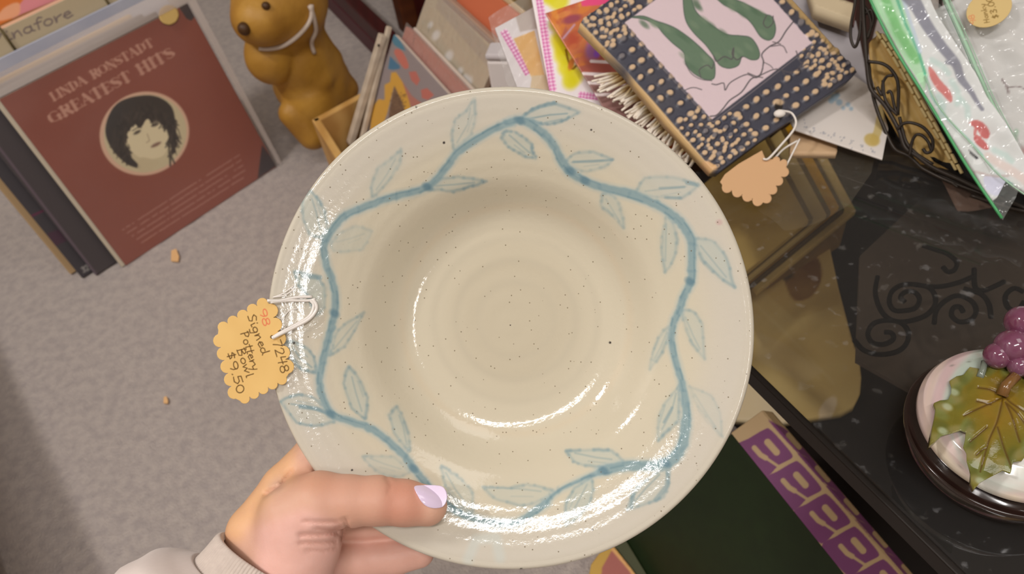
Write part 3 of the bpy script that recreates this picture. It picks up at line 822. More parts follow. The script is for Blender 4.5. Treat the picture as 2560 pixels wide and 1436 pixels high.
cvZ.stroke([(1090, 20), (1140, 70), (1190, 130), (1240, 190)], 26, (216, 130, 96), .7, 10)
cvZ.stroke([(1060, -10), (1120, 30), (1180, 90), (1240, 160)], 9, (190, 84, 48), .8, 6)
crate_album('bright orange record album, tallest in the crate', .118, .072, body=mat('orange_card', rgb(222, 128, 86), .5), th=.010, canvas=cvZ, h=.31, right=.012)
crate_album('cream record album with a dark back edge behind the bright orange album', .122, .088, body=mat('cream_card', rgb(206, 180, 140), .6), th=.005, h=.31, right=.02)
m_olive = mat('olive_wood', rgb(136, 112, 66), .55, wave=(12, 5, .6, rgb(106, 84, 44), 'X'))
ov = B_TL + B_u * .125 + B_n * .106 + B_r * .02
o = mk('wooden_board', *rbox(ov - B_u * .30, B_r, B_u, B_n, .21, .34, .016, .003), m_olive)
tag(o, 'olive brown wooden board standing behind the orange album', 'board')
# whitewashed picture frame at the left end of the crate
m_whitewash = mat('whitewashed_wood', rgb(200, 184, 164), .65, wave=(16, 5, .35, rgb(168, 150, 132), 'Z'), bump=(60, .3, .002))
fr = thing('picture_frame', 'whitewashed wooden picture frame standing on its side left of the grey blue album', 'frame', PL([(895, 330)], B_TL, B_n)[0])
def slat(p, q, w, back, th):
    P = PL([p, q], B_TL - B_n * back, B_n); d = unit(P[0] - P[1]); s = unit(np.cross(B_n, d))
    return rbox(P[1] - s * w / 2 - d * .01, d, s, B_n, np.linalg.norm(P[0] - P[1]) + .01, w, th, .002)
mk('stile', *slat((949, 84), (872, 345), .0135, .020, .010), m_whitewash, fr)
mk('stile', *slat((967, 64), (900, 345), .0080, .010, .008), m_whitewash, fr)
hp = PL([(945, 113)], B_TL - B_n * .0205, B_n)[0]
mk('nail_hole', *tube(np.array([hp, hp + B_n * .002]), .002, 10), mat('dark_hole', rgb(60, 46, 36), .9), fr)

# ================================================================== glass-topped table
T_Z = .43
T_A = Z(1880, 910, T_Z)
_tb = Z(2420, 1436, T_Z)
T_d = unit(_tb - T_A); T_p = np.array([-T_d[1], T_d[0], 0])
T_K = T_A - T_d * .20                     # far left corner, hidden behind the bowl
T_L, T_W = .75, .62
SHELF_Z = .15
def glass_mat():
    m = film_mat('smoked_glass', tint=(.80, .78, .74), haze=0.0, rough=.03, gloss=1.0)
    nt = m.node_tree; N = nt.nodes; L = nt.links
    mix = [n for n in N if n.type == 'MIX_SHADER'][0]
    tc = N.new('ShaderNodeTexCoord'); t = N.new('ShaderNodeTexNoise'); t.inputs['Scale'].default_value = 95; t.inputs['Detail'].default_value = 7
    L.new(tc.outputs['Object'], t.inputs['Vector'])
    r = N.new('ShaderNodeValToRGB'); r.color_ramp.elements[0].position = .64; r.color_ramp.elements[1].position = .84
    r.color_ramp.elements[0].color = (.012, .012, .012, 1); r.color_ramp.elements[1].color = (.22, .22, .22, 1)
    L.new(t.outputs['Fac'], r.inputs['Fac']); L.new(r.outputs['Color'], mix.inputs[0])
    return m
m_glass = glass_mat()
m_iron = mat('black_wrought_iron', rgb(34, 28, 24), .45, metal=.3, spec=.4)
m_darkwood = mat('near_black_wood', rgb(26, 20, 19), .5, spec=.25, wave=(8, 4, .4, rgb(18, 12, 10), 'X'))
table = thing('glass_table', 'dark low table with a smoked glass top and scrolls imitating reflections', 'table', np.array([T_K[0], T_K[1], 0]))
mk('glass_top', *rbox(T_K - UP * .007, T_d, T_p, UP, T_L, T_W, .007, .001), m_glass, table)
mk('edge_rail', *beam(T_K - UP * .010 - T_p * .001, T_K + T_d * T_L - UP * .010 - T_p * .001, .0045, .014), m_iron, table)
mk('edge_rail', *beam(T_K - UP * .012, T_K + T_p * T_W - UP * .012, .006, .008), m_iron, table)
mk('edge_rail', *beam(T_K + T_p * T_W - UP * .012, T_K + T_p * T_W + T_d * T_L - UP * .012, .006, .008), m_iron, table)
for du, dw in ((.012, .012), (T_L - .02, .012), (.012, T_W - .02), (T_L - .02, T_W - .02)):
    p = T_K + T_d * du + T_p * dw
    mk('leg', *rbox(np.array([p[0], p[1], 0]), T_d, T_p, UP, .022, .022, T_Z - .008, .003), m_iron, table)
mk('shelf', *rbox(np.array([T_K[0], T_K[1], SHELF_Z - .015]) + T_p * .10 - T_d * .24, T_d, T_p, UP, T_L + .24, T_W - .10, .015, .002), m_darkwood, table)
mk('back_panel', *rbox(np.array([T_K[0], T_K[1], SHELF_Z]) + T_p * .11 - T_d * .235, T_d, T_p, UP, .012, T_W - .12, T_Z - SHELF_Z - .014, .002), mat('added_dark_backing', rgb(64, 34, 26), .5), table)  # added dark board, hides the lit carpet seen through the glass
def c6(x, y): return (1760 + x / 2.0513, 380 + y / 2.0513)
m_scroll_reflection = mat('black_scroll_reflection', rgb(14, 11, 10), .8, spec=.1)  # rods stand in for the basket's reflection in the glass
scrolls = [
 [(1120, 480), (1180, 500), (1250, 525), (1295, 565), (1285, 605), (1250, 615), (1225, 590)],
 [(890, 640), (878, 720), (900, 800), (940, 850), (1000, 872), (1080, 862), (1150, 830), (1188, 770), (1165, 705), (1100, 682), (1020, 682), (965, 715), (950, 770), (975, 812), (1030, 815), (1085, 800), (1105, 755), (1080, 720), (1035, 718), (1008, 745), (1030, 770)],
 [(1180, 880), (1190, 820), (1230, 770), (1300, 738), (1370, 765), (1396, 815), (1370, 860), (1310, 872), (1270, 840), (1278, 802), (1310, 795), (1330, 822)],
 [(1080, 682), (1200, 692), (1300, 672), (1380, 640)],
 [(1330, 700), (1420, 730), (1460, 780), (1472, 850)],
 [(770, 965), (820, 1018), (900, 1040), (990, 1025), (1040, 980), (1046, 920), (1010, 878), (940, 865), (872, 880), (840, 930), (862, 978), (920, 988), (970, 962), (962, 930), (925, 925)],
 [(1385, 600), (1390, 690), (1430, 712), (1490, 690), (1540, 665)],
 [(1640, 720), (1590, 700), (1545, 740), (1560, 800), (1610, 810), (1640, 770)],
]
for s_ in scrolls:
    P = ZZ(smooth_path([c6(*p) for p in s_], 6), T_Z - .016)
    mk('scroll', *tube(P, .0017, 6), m_scroll_reflection, table, smooth=True)
quad_sheet('reflection_backing', ZZ([(2150, 640), (2330, 470), (2700, 460), (2720, 980), (2300, 990), (2140, 900)], .362), .004, mat('grey_reflection_tone', rgb(74, 64, 58), .7), table, UP)  # added grey sheet standing in for the ceiling's reflection behind the scrolls

# ---- on the shelf under the glass
m_yellowed = mat('yellowed_card', rgb(214, 186, 112), .6, noise=(22, .5, rgb(186, 154, 84)))
m_oldpaper = mat('old_cream_paper', rgb(226, 204, 140), .7, attr=True, noise=(16, .35, rgb(208, 176, 108)))
def under(lbl, name, cat, poly, z, th, canvas=None, m=m_yellowed, group=None):
    o = cutout(name, poly, np.array([0, 0, z]), UP, 5, th, m, None, canvas)
    return tag(o, lbl, cat, group)
cvb = Canvas(1640, 560, 2220, 1120, (224, 202, 140))
cvb.poly([(1850, 560), (2090, 560), (2100, 760), (1990, 800), (1900, 720)], (206, 178, 112), .6, 8)
cvb.poly(smooth_path([(1950, 660), (1985, 630), (2040, 640), (2055, 690), (2030, 740), (1985, 750), (1960, 700)], 4, True), (112, 66, 26), .85, 6)
cvb.poly([(1950, 690), (1975, 660), (1985, 690), (1965, 705)], (40, 26, 18), .8, 5)
cvb.stroke([(1890, 760), (2000, 870), (2085, 960)], 5, (238, 222, 176), .5, 4)
cvb.poly([(1892, 830), (1960, 860), (2060, 930), (2010, 960), (1890, 900)], (232, 216, 176), .5, 6)
cvb.poly(smooth_path([(2045, 1040), (2060, 1005), (2085, 990), (2092, 1010), (2075, 1045)], 4, True), (250, 236, 214), .9, 4)
cvb.poly([(1640, 960), (1880, 960), (2010, 1080), (1640, 1120)], (214, 198, 170), .9, 4)
bagpoly = [(1700, 640), (1955, 600), (2070, 600), (2096, 720), (2130, 850)] + [(2148, 900), (2153, 945), (2150, 985), (2135, 1015), (2105, 1032)] + [(2030, 1045), (1950, 1056), (1860, 1050), (1700, 1040)]
under('large cream paper bag with a brown blot seen through the glass top', 'paper_bag', 'bag', bagpoly, SHELF_Z + .012, .01, cvb, m_oldpaper)
def corner_card(lbl, k, z, m, e1_=(-92, -170), e2_=(-165, 136)):
    k = np.array(k, float); a, b = np.array(e1_, float), np.array(e2_, float)
    q = ZZ([k, k + a * 1.25, k + a * 1.25 + b * 1.5, k + b * 1.5], z)
    o = quad_sheet('folder', q, .0075, m, None, UP, .001); tag(o, lbl, 'folder', 'yellowed folders under the glass')
corner_card('olive folder at the right of the yellowed stack, outermost corner under the glass', (2140, 526), .212, mat('olive_cream_card', rgb(206, 180, 116), .6))
corner_card('dark brown sheet imitating the shaded gap between the olive and mustard folders', (2112, 522), .220, mat('brown_folder_card', rgb(96, 76, 42), .7))  # added dark sheet, its colour is the shade between two folders
corner_card('mustard yellow folder in the stack of yellowed folders under the glass', (2098, 516), .228, mat('mustard_card', rgb(220, 166, 24), .6))
corner_card('brown sheet imitating the shaded gap between the mustard and pale cream folders', (2078, 530), .236, mat('gap_shade_card_b', rgb(112, 90, 48), .7))  # added sheet coloured as the shaded gap under the cream folder
corner_card('pale cream folder lying over the brown gap sheet under the glass', (2067, 536), .244, mat('cream_folder_card', rgb(214, 190, 128), .6))
corner_card('thin dark sheet imitating the shaded gap below the topmost yellowed folder', (2034, 545), .252, mat('gap_shade_card_c', rgb(120, 98, 56), .7))  # added dark sheet in place of the shaded line below the top
corner_card('topmost folder of the yellowed stack, stained brown', (2022, 550), .260, m_yellowed)
# support pile below the folders
pq = ZZ([(2120, 540), (2030, 380), (1840, 500), (1930, 660)], .204)
o = quad_sheet('paper_bundle', pq, .050, mat('old_bundle_paper', rgb(150, 120, 74), .8)); tag(o, 'thick bundle of old papers carrying the yellowed folders', 'paper')
m_rust = mat('rust_red_board', rgb(176, 66, 14), .5)
rq = ZZ([(2420, 520), (2530, 540), (2640, 760), (2490, 720)], .30)
o = quad_sheet('rust_board', rq, .020, m_rust, None, UP, .002); tag(o, 'rust red board under the glass below the wire basket', 'board')
rl = Z(2560, 700, .15)
o = None

# ---- dark green album with a patterned purple spine, standing on the floor by the table
gE = ZZ([(1830, 1086), (2105, 1430)], .25); gd = unit(gE[1] - gE[0]); gp = np.array([-gd[1], gd[0], 0])
gl = .46
gE0 = gE[0]
gR0 = Z(1913, 1037, .262); gT0 = Z(1952, 1057, .250)
gG = Z(1567, 1365, .012); gG0 = gG - gd * .035
gB0 = np.array([gT0[0], gT0[1], 0.012])
sec = [gE0, gR0 - gd * ((gR0 - gE0) @ gd), gT0 - gd * ((gT0 - gE0) @ gd), gB0 - gd * ((gB0 - gE0) @ gd), gG0]
Vp = np.concatenate([np.array(sec), np.array(sec) + gd * gl])
Fp = [tuple(range(5)), tuple(range(9, 4, -1))] + [(i, i + 5, (i + 1) % 5 + 5, (i + 1) % 5) for i in range(5)]
m_green = mat('dark_green_cloth', rgb(30, 44, 22), .45, spec=.3, noise=(60, .3, rgb(22, 32, 18)))
ga = thing('scrapbook', 'dark green scrapbook with a purple and cream patterned spine beside the glass table', 'book', np.array([gE0[0], gE0[1], 0]))
mk('cover', Vp, Fp, m_green, ga)
cvs = Canvas(1780, 980, 2620, 1840, (176, 150, 114))
PU = (112, 60, 102)
for row, (o_, ac) in enumerate((((1846, 1110), (80, -49)), ((1913, 1046), (46, 27)))):
    o_ = np.array(o_, float); ac = np.array(ac, float); al = np.array((72.0, 82.0))
    pt = lambda s_, t_: o_ + ac * s_ + al * t_
    for k in range(8):
        t0 = k
        if row == 0:
            cvs.poly(smooth_path([pt(-.15, t0 + .06), pt(.3, t0 + .03), pt(.80, t0 + .04), pt(.9, t0 + .12), pt(.92, t0 + .5), pt(.9, t0 + .86), pt(.82, t0 + .94), pt(.62, t0 + .93), pt(.45, t0 + .92), pt(.3, t0 + .95), pt(.05, t0 + 1.0), pt(-.15, t0 + .9)], 3, True), PU, 1, 1.5)
            cvs.stroke([pt(.62, t0 + .33), pt(.62, t0 + .64)], 17, (176, 150, 114), 1, 2)
            cvs.stroke([pt(.25, t0 + .28), pt(.25, t0 + .50), pt(.30, t0 + .62)], 13, (176, 150, 114), 1, 2)
            cvs.stroke([pt(.30, t0 + .62), pt(.42, t0 + .98)], 7, (176, 150, 114), 1, 2)
        else:
            cvs.poly(smooth_path([pt(.1, t0 + .08), pt(.5, t0 + .02), pt(1.2, t0 + .05), pt(1.2, t0 + .95), pt(.6, t0 + .98), pt(.15, t0 + .9)], 4, True), PU, 1, 1.5)
            cvs.stroke([pt(.85, t0 + .25), pt(.85, t0 + .62)], 13, (176, 150, 114), 1, 2)
Nf = unit(np.cross(gd, sec[1] - sec[0]))
Ll = lambda a, b, t0, t1: corners_px([a + gd * t0, b + gd * t0, b + gd * t1, a + gd * t1])
cutout('spine', Ll(sec[0], sec[1], -.001, gl - .02), sec[0], Nf, 2.0, .001, m_print, ga, cvs, lift=.0006)['label'] = 'purple and cream patterned spine'
Nf = unit(np.cross(gd, sec[2] - sec[1]))
cutout('spine_side', Ll(sec[1], sec[2], -.001, gl - .02), sec[1], Nf, 2.0, .001, m_print, ga, cvs, lift=.0006)
mk('cover_edge', *beam(gG0 + gd * .0 + UP * .004 - gp * .006, gG0 + gd * gl + UP * .004 - gp * .006, .014, .006), mat('grey_green_board', rgb(74, 76, 52), .6), ga)
# little book on the carpet
cvk = Canvas(1380, 1300, 1760, 1640, (196, 158, 82))
cvk.poly([(1530, 1376), (1562, 1400), (1660, 1540), (1660, 1620), (1490, 1620), (1505, 1420)], (168, 104, 96), 1, 3)
cvk.stroke([(1532, 1374), (1575, 1424), (1670, 1560)], 8, (222, 170, 112), 1, 2)
bk = thing('small_book', 'small gold and rose covered book lying on the carpet beside the green scrapbook', 'book', Z(1530, 1420, 0))
bpoly = [(1478, 1412), (1500, 1382), (1534, 1366), (1580, 1424), (1680, 1570), (1450, 1620), (1466, 1470)]
cutout('cover', bpoly, np.array([0, 0, .024]), UP, 3, .002, m_print, bk, cvk)
cutout('pages', [(x + 3, y + 3) if x < 1500 else (x - 2, y + 3) for x, y in bpoly], np.array([0, 0, .0215]), UP, 6, .021, m_white_edge, bk)

# ================================================================== cards and packets leaning at the far end of the table
T_TILT, T_AZ = math.radians(28), math.radians(292)
V_N = np.array([math.sin(T_TILT) * math.cos(T_AZ), math.sin(T_TILT) * math.sin(T_AZ), math.cos(T_TILT)])
V_P = Z(1790, 432, .455)
def behind(k): return V_P - V_N * k
cax = unit(Z(1330, 138, .38) - Z(1212, 137, .38)); cay = np.array([-cax[1], cax[0], 0])
m_whitebox = mat('white_carton_board', rgb(238, 230, 228), .55)
wc = thing('carton', 'tall white carton behind the bowl, holding up the pink gingham packets', 'carton', Z(1212, 137, .38) * (1, 1, 0))
q0 = Z(1212, 137, .38)
mk('body', *rbox(np.array([q0[0], q0[1], 0.0]), cax, cay, UP, .13, .028, .372, .004), m_whitebox, wc)
mk('lid', *rbox(np.array([q0[0], q0[1], 0.372]) - cax * .0006 - cay * .0006, cax, cay, UP, .1312, .0292, .008, .003), mat('grey_carton_lid', rgb(206, 198, 200), .5), wc)
def gingham(cv, a, b, w, c1=(236, 150, 205), c2=(206, 92, 160), base=(250, 228, 242)):
    a, b = np.array(a, float), np.array(b, float); L_ = np.linalg.norm(b - a); d = (b - a) / L_; n_ = np.array([-d[1], d[0]])
    cv.poly([a - n_ * w / 2, b - n_ * w / 2, b + n_ * w / 2, a + n_ * w / 2], base, 1, .5)
    s_ = w / 4
    for i in range(int(L_ / s_)):
        for j in range(4):
            p = a + d * (i + .5) * s_ + n_ * ((j + .5) * s_ - w / 2)
            c = c2 if (i % 2 and j % 2) else (c1 if (i % 2 or j % 2) else None)
            if c is not None: cv.poly([p - d * s_ / 2 - n_ * s_ / 2, p + d * s_ / 2 - n_ * s_ / 2, p + d * s_ / 2 + n_ * s_ / 2, p - d * s_ / 2 + n_ * s_ / 2], c, .9, .5)
m_glossprint = mat('glossy_printed_card', (.5, .5, .5), .2, attr=True, spec=.5)
# clear packet, pink gingham and an orange card
cv1 = Canvas(1180, -60, 1420, 300, (228, 222, 224))
cv1.poly([(1280, 10), (1340, -10), (1350, 70), (1300, 80)], (190, 176, 168), 1, 3)
gingham(cv1, (1258, 76), (1322, 186), 18, (226, 120, 190), (190, 60, 140))
cv1.poly([(1284, 97), (1336, 76), (1362, 190), (1330, 196)], (226, 174, 88), 1, 2)
cv1.poly([(1330, 190), (1372, 186), (1385, 260), (1320, 260)], (214, 190, 150), 1, 2)
pk = thing('packet', 'clear packet with pink gingham and an orange card in front of the white carton', 'packet', PL([(1300, 130)], behind(.075), V_N)[0])
cutout('insert_card', [(1238, 70), (1345, 12), (1392, 250), (1310, 262)], behind(.075), V_N, 2, .002, m_glossprint, pk, cv1)
cutout('plastic_sleeve', [(1220, 46), (1262, 16), (1340, -30), (1400, 262), (1280, 250)], behind(.072), V_N, 5, 0, m_film2, pk, zfun=lambda x, y: .0015 * np.sin(x / 9 + y / 13))
# gingham and yellow flower stationery
cv2 = Canvas(1280, -140, 1560, 320, (246, 238, 240))
for x, y, r in ((1395, 60, 20), (1400, 100, 22), (1408, 140, 22), (1415, 170, 20), (1432, 190, 24), (1425, 206, 18), (1396, 0, 26), (1370, -10, 20), (1405, 120, 20)):
    cv2.disc(x, y, r, (228, 220, 40), .85, 14)
cv2.stroke(smooth_path([(1415, 125), (1420, 150), (1430, 172), (1440, 165)], 4), 5, (120, 84, 30), .8, 3)
cv2.ell(1428, 160, 7, 16, .3, (214, 130, 60), .9, .5)
gingham(cv2, (1340, -60), (1384, 232), 18)
gingham(cv2, (1446, 236), (1520, 246), 16)
st = thing('stationery_packet', 'pink gingham stationery with yellow flowers left of the orange card', 'packet', PL([(1380, 120)], behind(.062), V_N)[0])
cutout('sheet', [(1316, -80), (1500, -110), (1530, 300), (1382, 262)], behind(.062), V_N, 2, .004, m_glossprint, st, cv2)
# orange card
cv3 = Canvas(1330, -140, 1800, 420, (206, 120, 76))
for k in range(90):
    x, y = rng.uniform(1360, 1560), rng.uniform(-40, 190)
    cv3.ell(x, y, rng.uniform(8, 26), rng.uniform(5, 14), rng.uniform(0, 3), [(226, 140, 60), (190, 84, 60), (214, 110, 90), (232, 164, 84), (170, 90, 90)][k % 5], .55, .5)
cv3.poly([(1440, -40), (1560, -60), (1540, 10), (1455, 16)], (238, 80, 140), .9, 6)
cv3.ell(1430, 48, 24, 10, -.3, (150, 70, 96), .8, .6); cv3.ell(1482, 124, 18, 26, .2, (168, 110, 178), .85, .6); cv3.ell(1492, 135, 8, 10, 0, (150, 90, 220), .8, .8)
cv3.stroke([(1408, 96), (1436, 62)], 5, (206, 170, 200), .8, 3)
cv3.poly([(1440, 168), (1520, 150), (1560, 180), (1640, 420), (1500, 420)], (176, 98, 88), .9, 6)
cv3.poly([(1455, 190), (1560, 186), (1700, 420), (1500, 420)], (158, 122, 118), .95, 4)
for a, b in (((1478, 153), (1530, 156)), ((1458, 184), (1548, 188)), ((1470, 207), (1560, 210)), ((1486, 236), (1560, 238))):
    cv3.stroke([a, b], 8, (246, 232, 232), 1, 2)
o = cutout('greeting_card', [(1364, 33), (1480, -6), (1620, -50), (1760, 380), (1580, 400), (1494, 244)], behind(.048), V_N, 2, .0015, m_glossprint, None, cv3)
tag(o, 'orange floral greeting card with a pink corner behind the dotted tile', 'card')
# straw mat with a fringe
m_straw = mat('straw', rgb(224, 196, 150), .7)
m_strawdark = mat('straw_weave', rgb(170, 126, 66), .8, wave=(60, 2, .6, rgb(120, 84, 40), 'X'))
mt_ = thing('straw_mat', 'fringed straw mat lying under the dotted tile', 'mat', PL([(1650, 250)], behind(.034), V_N)[0])
cutout('weave', [(1590, 190), (1760, 120), (1900, 330), (1790, 420), (1722, 372)], behind(.034), V_N, 8, .006, m_strawdark, mt_)
fp = []
for k in range(84):
    t = k / 83
    a = np.array([1552 + t * 190, 176 + t * 216]) + rng.normal(0, 3, 2)
    ln = (78 - 40 * t) * rng.uniform(.75, 1.1); an = math.radians(160 - 45 * t + rng.normal(0, 9))
    b = a + ln * np.array([math.cos(an), math.sin(an) * .75 + .12]); m_ = (a + b) / 2 + rng.normal(0, 4, 2)
    P = PL([a, m_, b], behind(.032 - rng.uniform(0, .006)), V_N)
    fp.append(tube(smooth_path(P, 3), np.linspace(.0015, .0010, 7), 5))
o = mk('fringe', *join(fp), mat('pale_fringe', rgb(240, 222, 200), .7, attr=True), mt_, smooth=True, col=np.tile(np.array([(198, 150, 82)] * 5 + [(212, 172, 110)] * 5 + [(230, 204, 156)] * 5 + [(242, 226, 200)] * 5 + [(248, 236, 220)] * 15, float) / 255, (len(fp), 1))); o['kind'] = 'stuff'
# grey glossy box and papers beside the tile
o = cutout('plastic_folder', [(1975, -20), (2060, 14), (2140, 52), (2166, 180), (2200, 262), (2110, 240), (1960, 60)], np.array([0, 0, .4385]), UP, 5, .006, mat('grey_glossy_plastic', rgb(178, 173, 178), .18, spec=.6)); tag(o, 'glossy grey plastic folder between the dotted tile and the wire basket', 'folder')
cvw = Canvas(1900, 100, 2280, 440, (214, 206, 200))
for x, y, r in ((2086, 244, 9), (2098, 256, 8), (2078, 252, 7), (2120, 262, 6), (2108, 270, 5), (2128, 272, 5), (2094, 238, 6)): cvw.disc(x, y, r, (140, 168, 188), .75, 5)
for k in range(8):
    p = np.array([2010 + k * 24, 313 + k * 8.6])
    for _ in range(5): cvw.disc(*(p + rng.normal(0, 5, 2)), 2, (150, 150, 158), .7, 1.5)
cvw.stroke([(2206, 270), (2194, 330), (2184, 352)], 20, (196, 174, 112), .85, 3); cvw.ell(2180, 350, 20, 16, .3, (190, 164, 92), .85, .3)
o = cutout('note_card', [(1987, 324), (2206, 398), (2213, 360), (2221, 322), (2196, 232), (2080, 150), (1940, 240)], np.array([0, 0, .4445]), UP, 2.5, .0015, m_print_matte, None, cvw); tag(o, 'white note card with faint blue flowers and a strip of yellowed tape', 'card')
o = cutout('booklet', [(1975, 326), (2005, 322), (2093, 352), (2093, 382), (1975, 380)], np.array([0, 0, .4365]), UP, 4, .006, mat('tan_booklet', rgb(196, 164, 128), .7)); tag(o, 'tan booklet peeking out from under the white note card', 'booklet')
bkx = thing('book', 'cream edged book with a dark red cover at the top edge above the grey folder', 'book', Z(2080, 20, .445))
cutout('pages', [(2022, -30), (2140, 10), (2134, 50), (2036, 16)], np.array([0, 0, .462]), UP, 5, .013, mat('cream_page_block', rgb(206, 188, 156), .7), bkx)
cutout('cover', [(2016, -34), (2142, 8), (2136, 60), (2030, 24)], np.array([0, 0, .4485]), UP, 5, .004, mat('dark_red_cover', rgb(84, 36, 34), .5), bkx)
o = cutout('plastic_bag', [(1900, 410), (1985, 360), (2110, 370), (2190, 380), (2176, 440), (2120, 520), (2050, 560), (1960, 580), (1885, 520)], np.array([0, 0, .4325]), UP, 6, 0, film_mat('loose_clear_bag', haze=.04, haze_col=rgb(206, 190, 160), rough=.2, bump=(50, .6, .006)), zfun=lambda x, y: .0014 + .0012 * np.sin(x / 23 + y / 31)); tag(o, 'empty clear plastic bag lying on the glass below the tan tag', 'bag')

# ---- the dotted tile
A_, B_, C_, D_ = (np.array(p, float) for p in ((1448, 50), (1790, 432), (2142, 180), (1800, -202)))
CW = PL([A_, B_, C_, D_], V_P, V_N)
t_u, t_v = CW[0] - CW[1], CW[2] - CW[1]         # from corner B along BA and BC
def t_uv(px):
    W = PL(px, V_P, V_N) - CW[1]
    G = np.array([[t_u @ t_u, t_u @ t_v], [t_u @ t_v, t_v @ t_v]]); r = np.stack([W @ t_u, W @ t_v], 1)
    return r @ np.linalg.inv(G)
cvt = Canvas(1420, -240, 2180, 470, (66, 66, 78)); cvh = Canvas(1420, -240, 2180, 470, (0, 0, 0))
def tp(u, v): return proj(CW[1] + t_u * u + t_v * v)[0]
for k in range(160): cvt.ell(rng.uniform(1450, 2140), rng.uniform(-200, 430), 30, 18, rng.uniform(0, 3), (58, 60, 74) if k % 2 else (80, 76, 80), .3, .9)
def dot(u, v, r):
    p = tp(u + rng.normal(0, .0028), v + rng.normal(0, .0028)); r *= rng.uniform(.80, 1.02)
    c = (206, 176, 142) if rng.random() > .1 else (120, 114, 116)
    cvt.ell(p[0], p[1], r * 1.1, r * .85, -.5 + rng.normal(0, .4), c, 1, .5)
    cvh.ell(p[0], p[1], r * 1.3, r * 1.05, -.5, (255, 255, 255), 1, .7)
for side in range(4):
    def sd_(s, w):            # s along the side, w depth into the border
        return ((s, w), (1 - w, s), (s, 1 - w), (w, s))[side]
    for i in range(24):
        s = .02 + i * .042
        if .30 < s < .80: continue
        for j in range(5): dot(*sd_(s + (j % 2) * .02, .025 + j * .041), 6.4)
    for i in range(8):
        for j in range(3): dot(*sd_(.30 + i * .071, .04 + j * .066), 8.6)
panel = [tp(.79, .205), tp(.205, .205), tp(.205, .79), tp(.79, .79)]
panel = [(1561, 58), (1779, 300), (2030, 108), (1815, -134)]
cvt.poly(panel, (214, 194, 200), 1, 2); cvh.poly([p + np.array([0, 0]) for p in np.array(panel, float)], (70, 70, 70), 1, 3)
cvt.stroke([(1555, 58), (1775, 302), (1783, 306), (2032, 112)], 3, (120, 112, 116), .8, 2)
c4 = lambda P: [(1440 + x / 2.564, y / 2.564) for x, y in P]
GL = (100, 122, 100); GD = (62, 80, 70)
liz = [
 [(350, 112), (430, 105), (510, 135), (580, 158), (640, 185), (720, 240), (790, 300), (840, 350), (880, 392), (890, 440), (885, 500), (850, 515), (800, 500), (740, 460), (700, 400), (690, 340), (620, 280), (560, 220), (510, 162), (430, 125)],
 [(640, -260), (700, -200), (720, -60), (740, 0), (760, 60), (800, 110), (880, 170), (960, 220), (1040, 230), (1110, 240), (1150, 280), (1175, 340), (1165, 380), (1120, 385), (1065, 365), (1040, 420), (980, 440), (920, 420), (880, 360), (830, 290), (760, 220), (710, 150), (690, 70), (680, -60)],
 [(800, -160), (900, -60), (960, -20), (1050, 10), (1130, 50), (1200, 90), (1255, 110), (1278, 180), (1265, 240), (1230, 260), (1180, 235), (1130, 160), (1080, 110), (1000, 60), (930, 20), (830, -80)]]
for P in liz:
    q = smooth_path(c4(P), 4, True); cvt.poly(q, GL, 1, 1.5); cvt.stroke(q, 2.2, GD, .8, 1.5, True)
    for k in range(14):
        i = rng.integers(len(q)); cvt.ell(*(q[i] * .75 + q.mean(0) * .25), 14, 6, .7, (84, 108, 86) if k % 2 else (120, 138, 114), .5, .9)
for P, w in (([(880, 360), (900, 395), (950, 365), (1000, 380), (1010, 310), (1000, 350), (1030, 385), (1065, 365)], 3), ([(800, 500), (790, 450), (840, 420), (870, 440), (885, 400)], 2.5), ([(1220, 100), (1200, 150), (1225, 180), (1260, 150), (1262, 105)], 2.5), ([(700, 410), (740, 475), (800, 510), (870, 520)], 2),
             ([(860, 748), (900, 740), (940, 700), (985, 645), (1060, 592), (1120, 510), (1180, 480), (1200, 400), (1190, 350), (1240, 300), (1300, 268), (1345, 200), (1392, 140)], 3.4), ([(870, 540), (900, 545), (945, 535), (955, 580), (990, 530), (1090, 480), (1150, 500), (1190, 480), (1280, 445), (1380, 462), (1450, 410), (1505, 320)], 2.8),
             ([(690, 582), (750, 563), (805, 577)], 2.4), ([(1410, 330), (1440, 400), (1480, 380), (1530, 290)], 3), ([(1240, 300), (1320, 295), (1350, 340)], 2.4), ([(1260, 270), (1310, 285)], 2.4), ([(1100, 470), (1150, 490), (1195, 500)], 2.6), ([(1320, 450), (1350, 490), (1390, 460), (1450, 455)], 2.2), ([(1420, 460), (1470, 420), (1500, 430)], 4), ([(1200, 400), (1240, 420), (1260, 440)], 2)):
    cvt.stroke(smooth_path(c4(P), 6), w, (86, 80, 84), .9, 1.2)
for k in range(40):
    t = k / 39
    p = C_ * (1 - t) + D_ * t
    if t > .12: cvt.stroke([p + (-6, 0) + rng.normal(0, 3, 2), p + (-12, -10)], rng.uniform(10, 22), (176, 146, 98), .8, 4)
cvt.stroke([A_ + (-6, 6), A_ * .5 + B_ * .5 + (-3, 3), B_ + (-8, 4)], 15, (206, 172, 122), 1, 3)
cvt.ell(1774, 414, 20, 8, .5, (214, 172, 124), 1, .4)
hole = tp(.262, .55) if False else np.array((1946, 266.))
cvt.disc(hole[0], hole[1], 11, (40, 34, 32), 1, 2); cvt.ell(hole[0], hole[1] - 10, 14, 8, 0, (206, 176, 142), .9, .5)
m_tile = mat('glazed_tile', (.5, .5, .5), .35, attr=True, spec=.45, bump=(240, .15, .001))
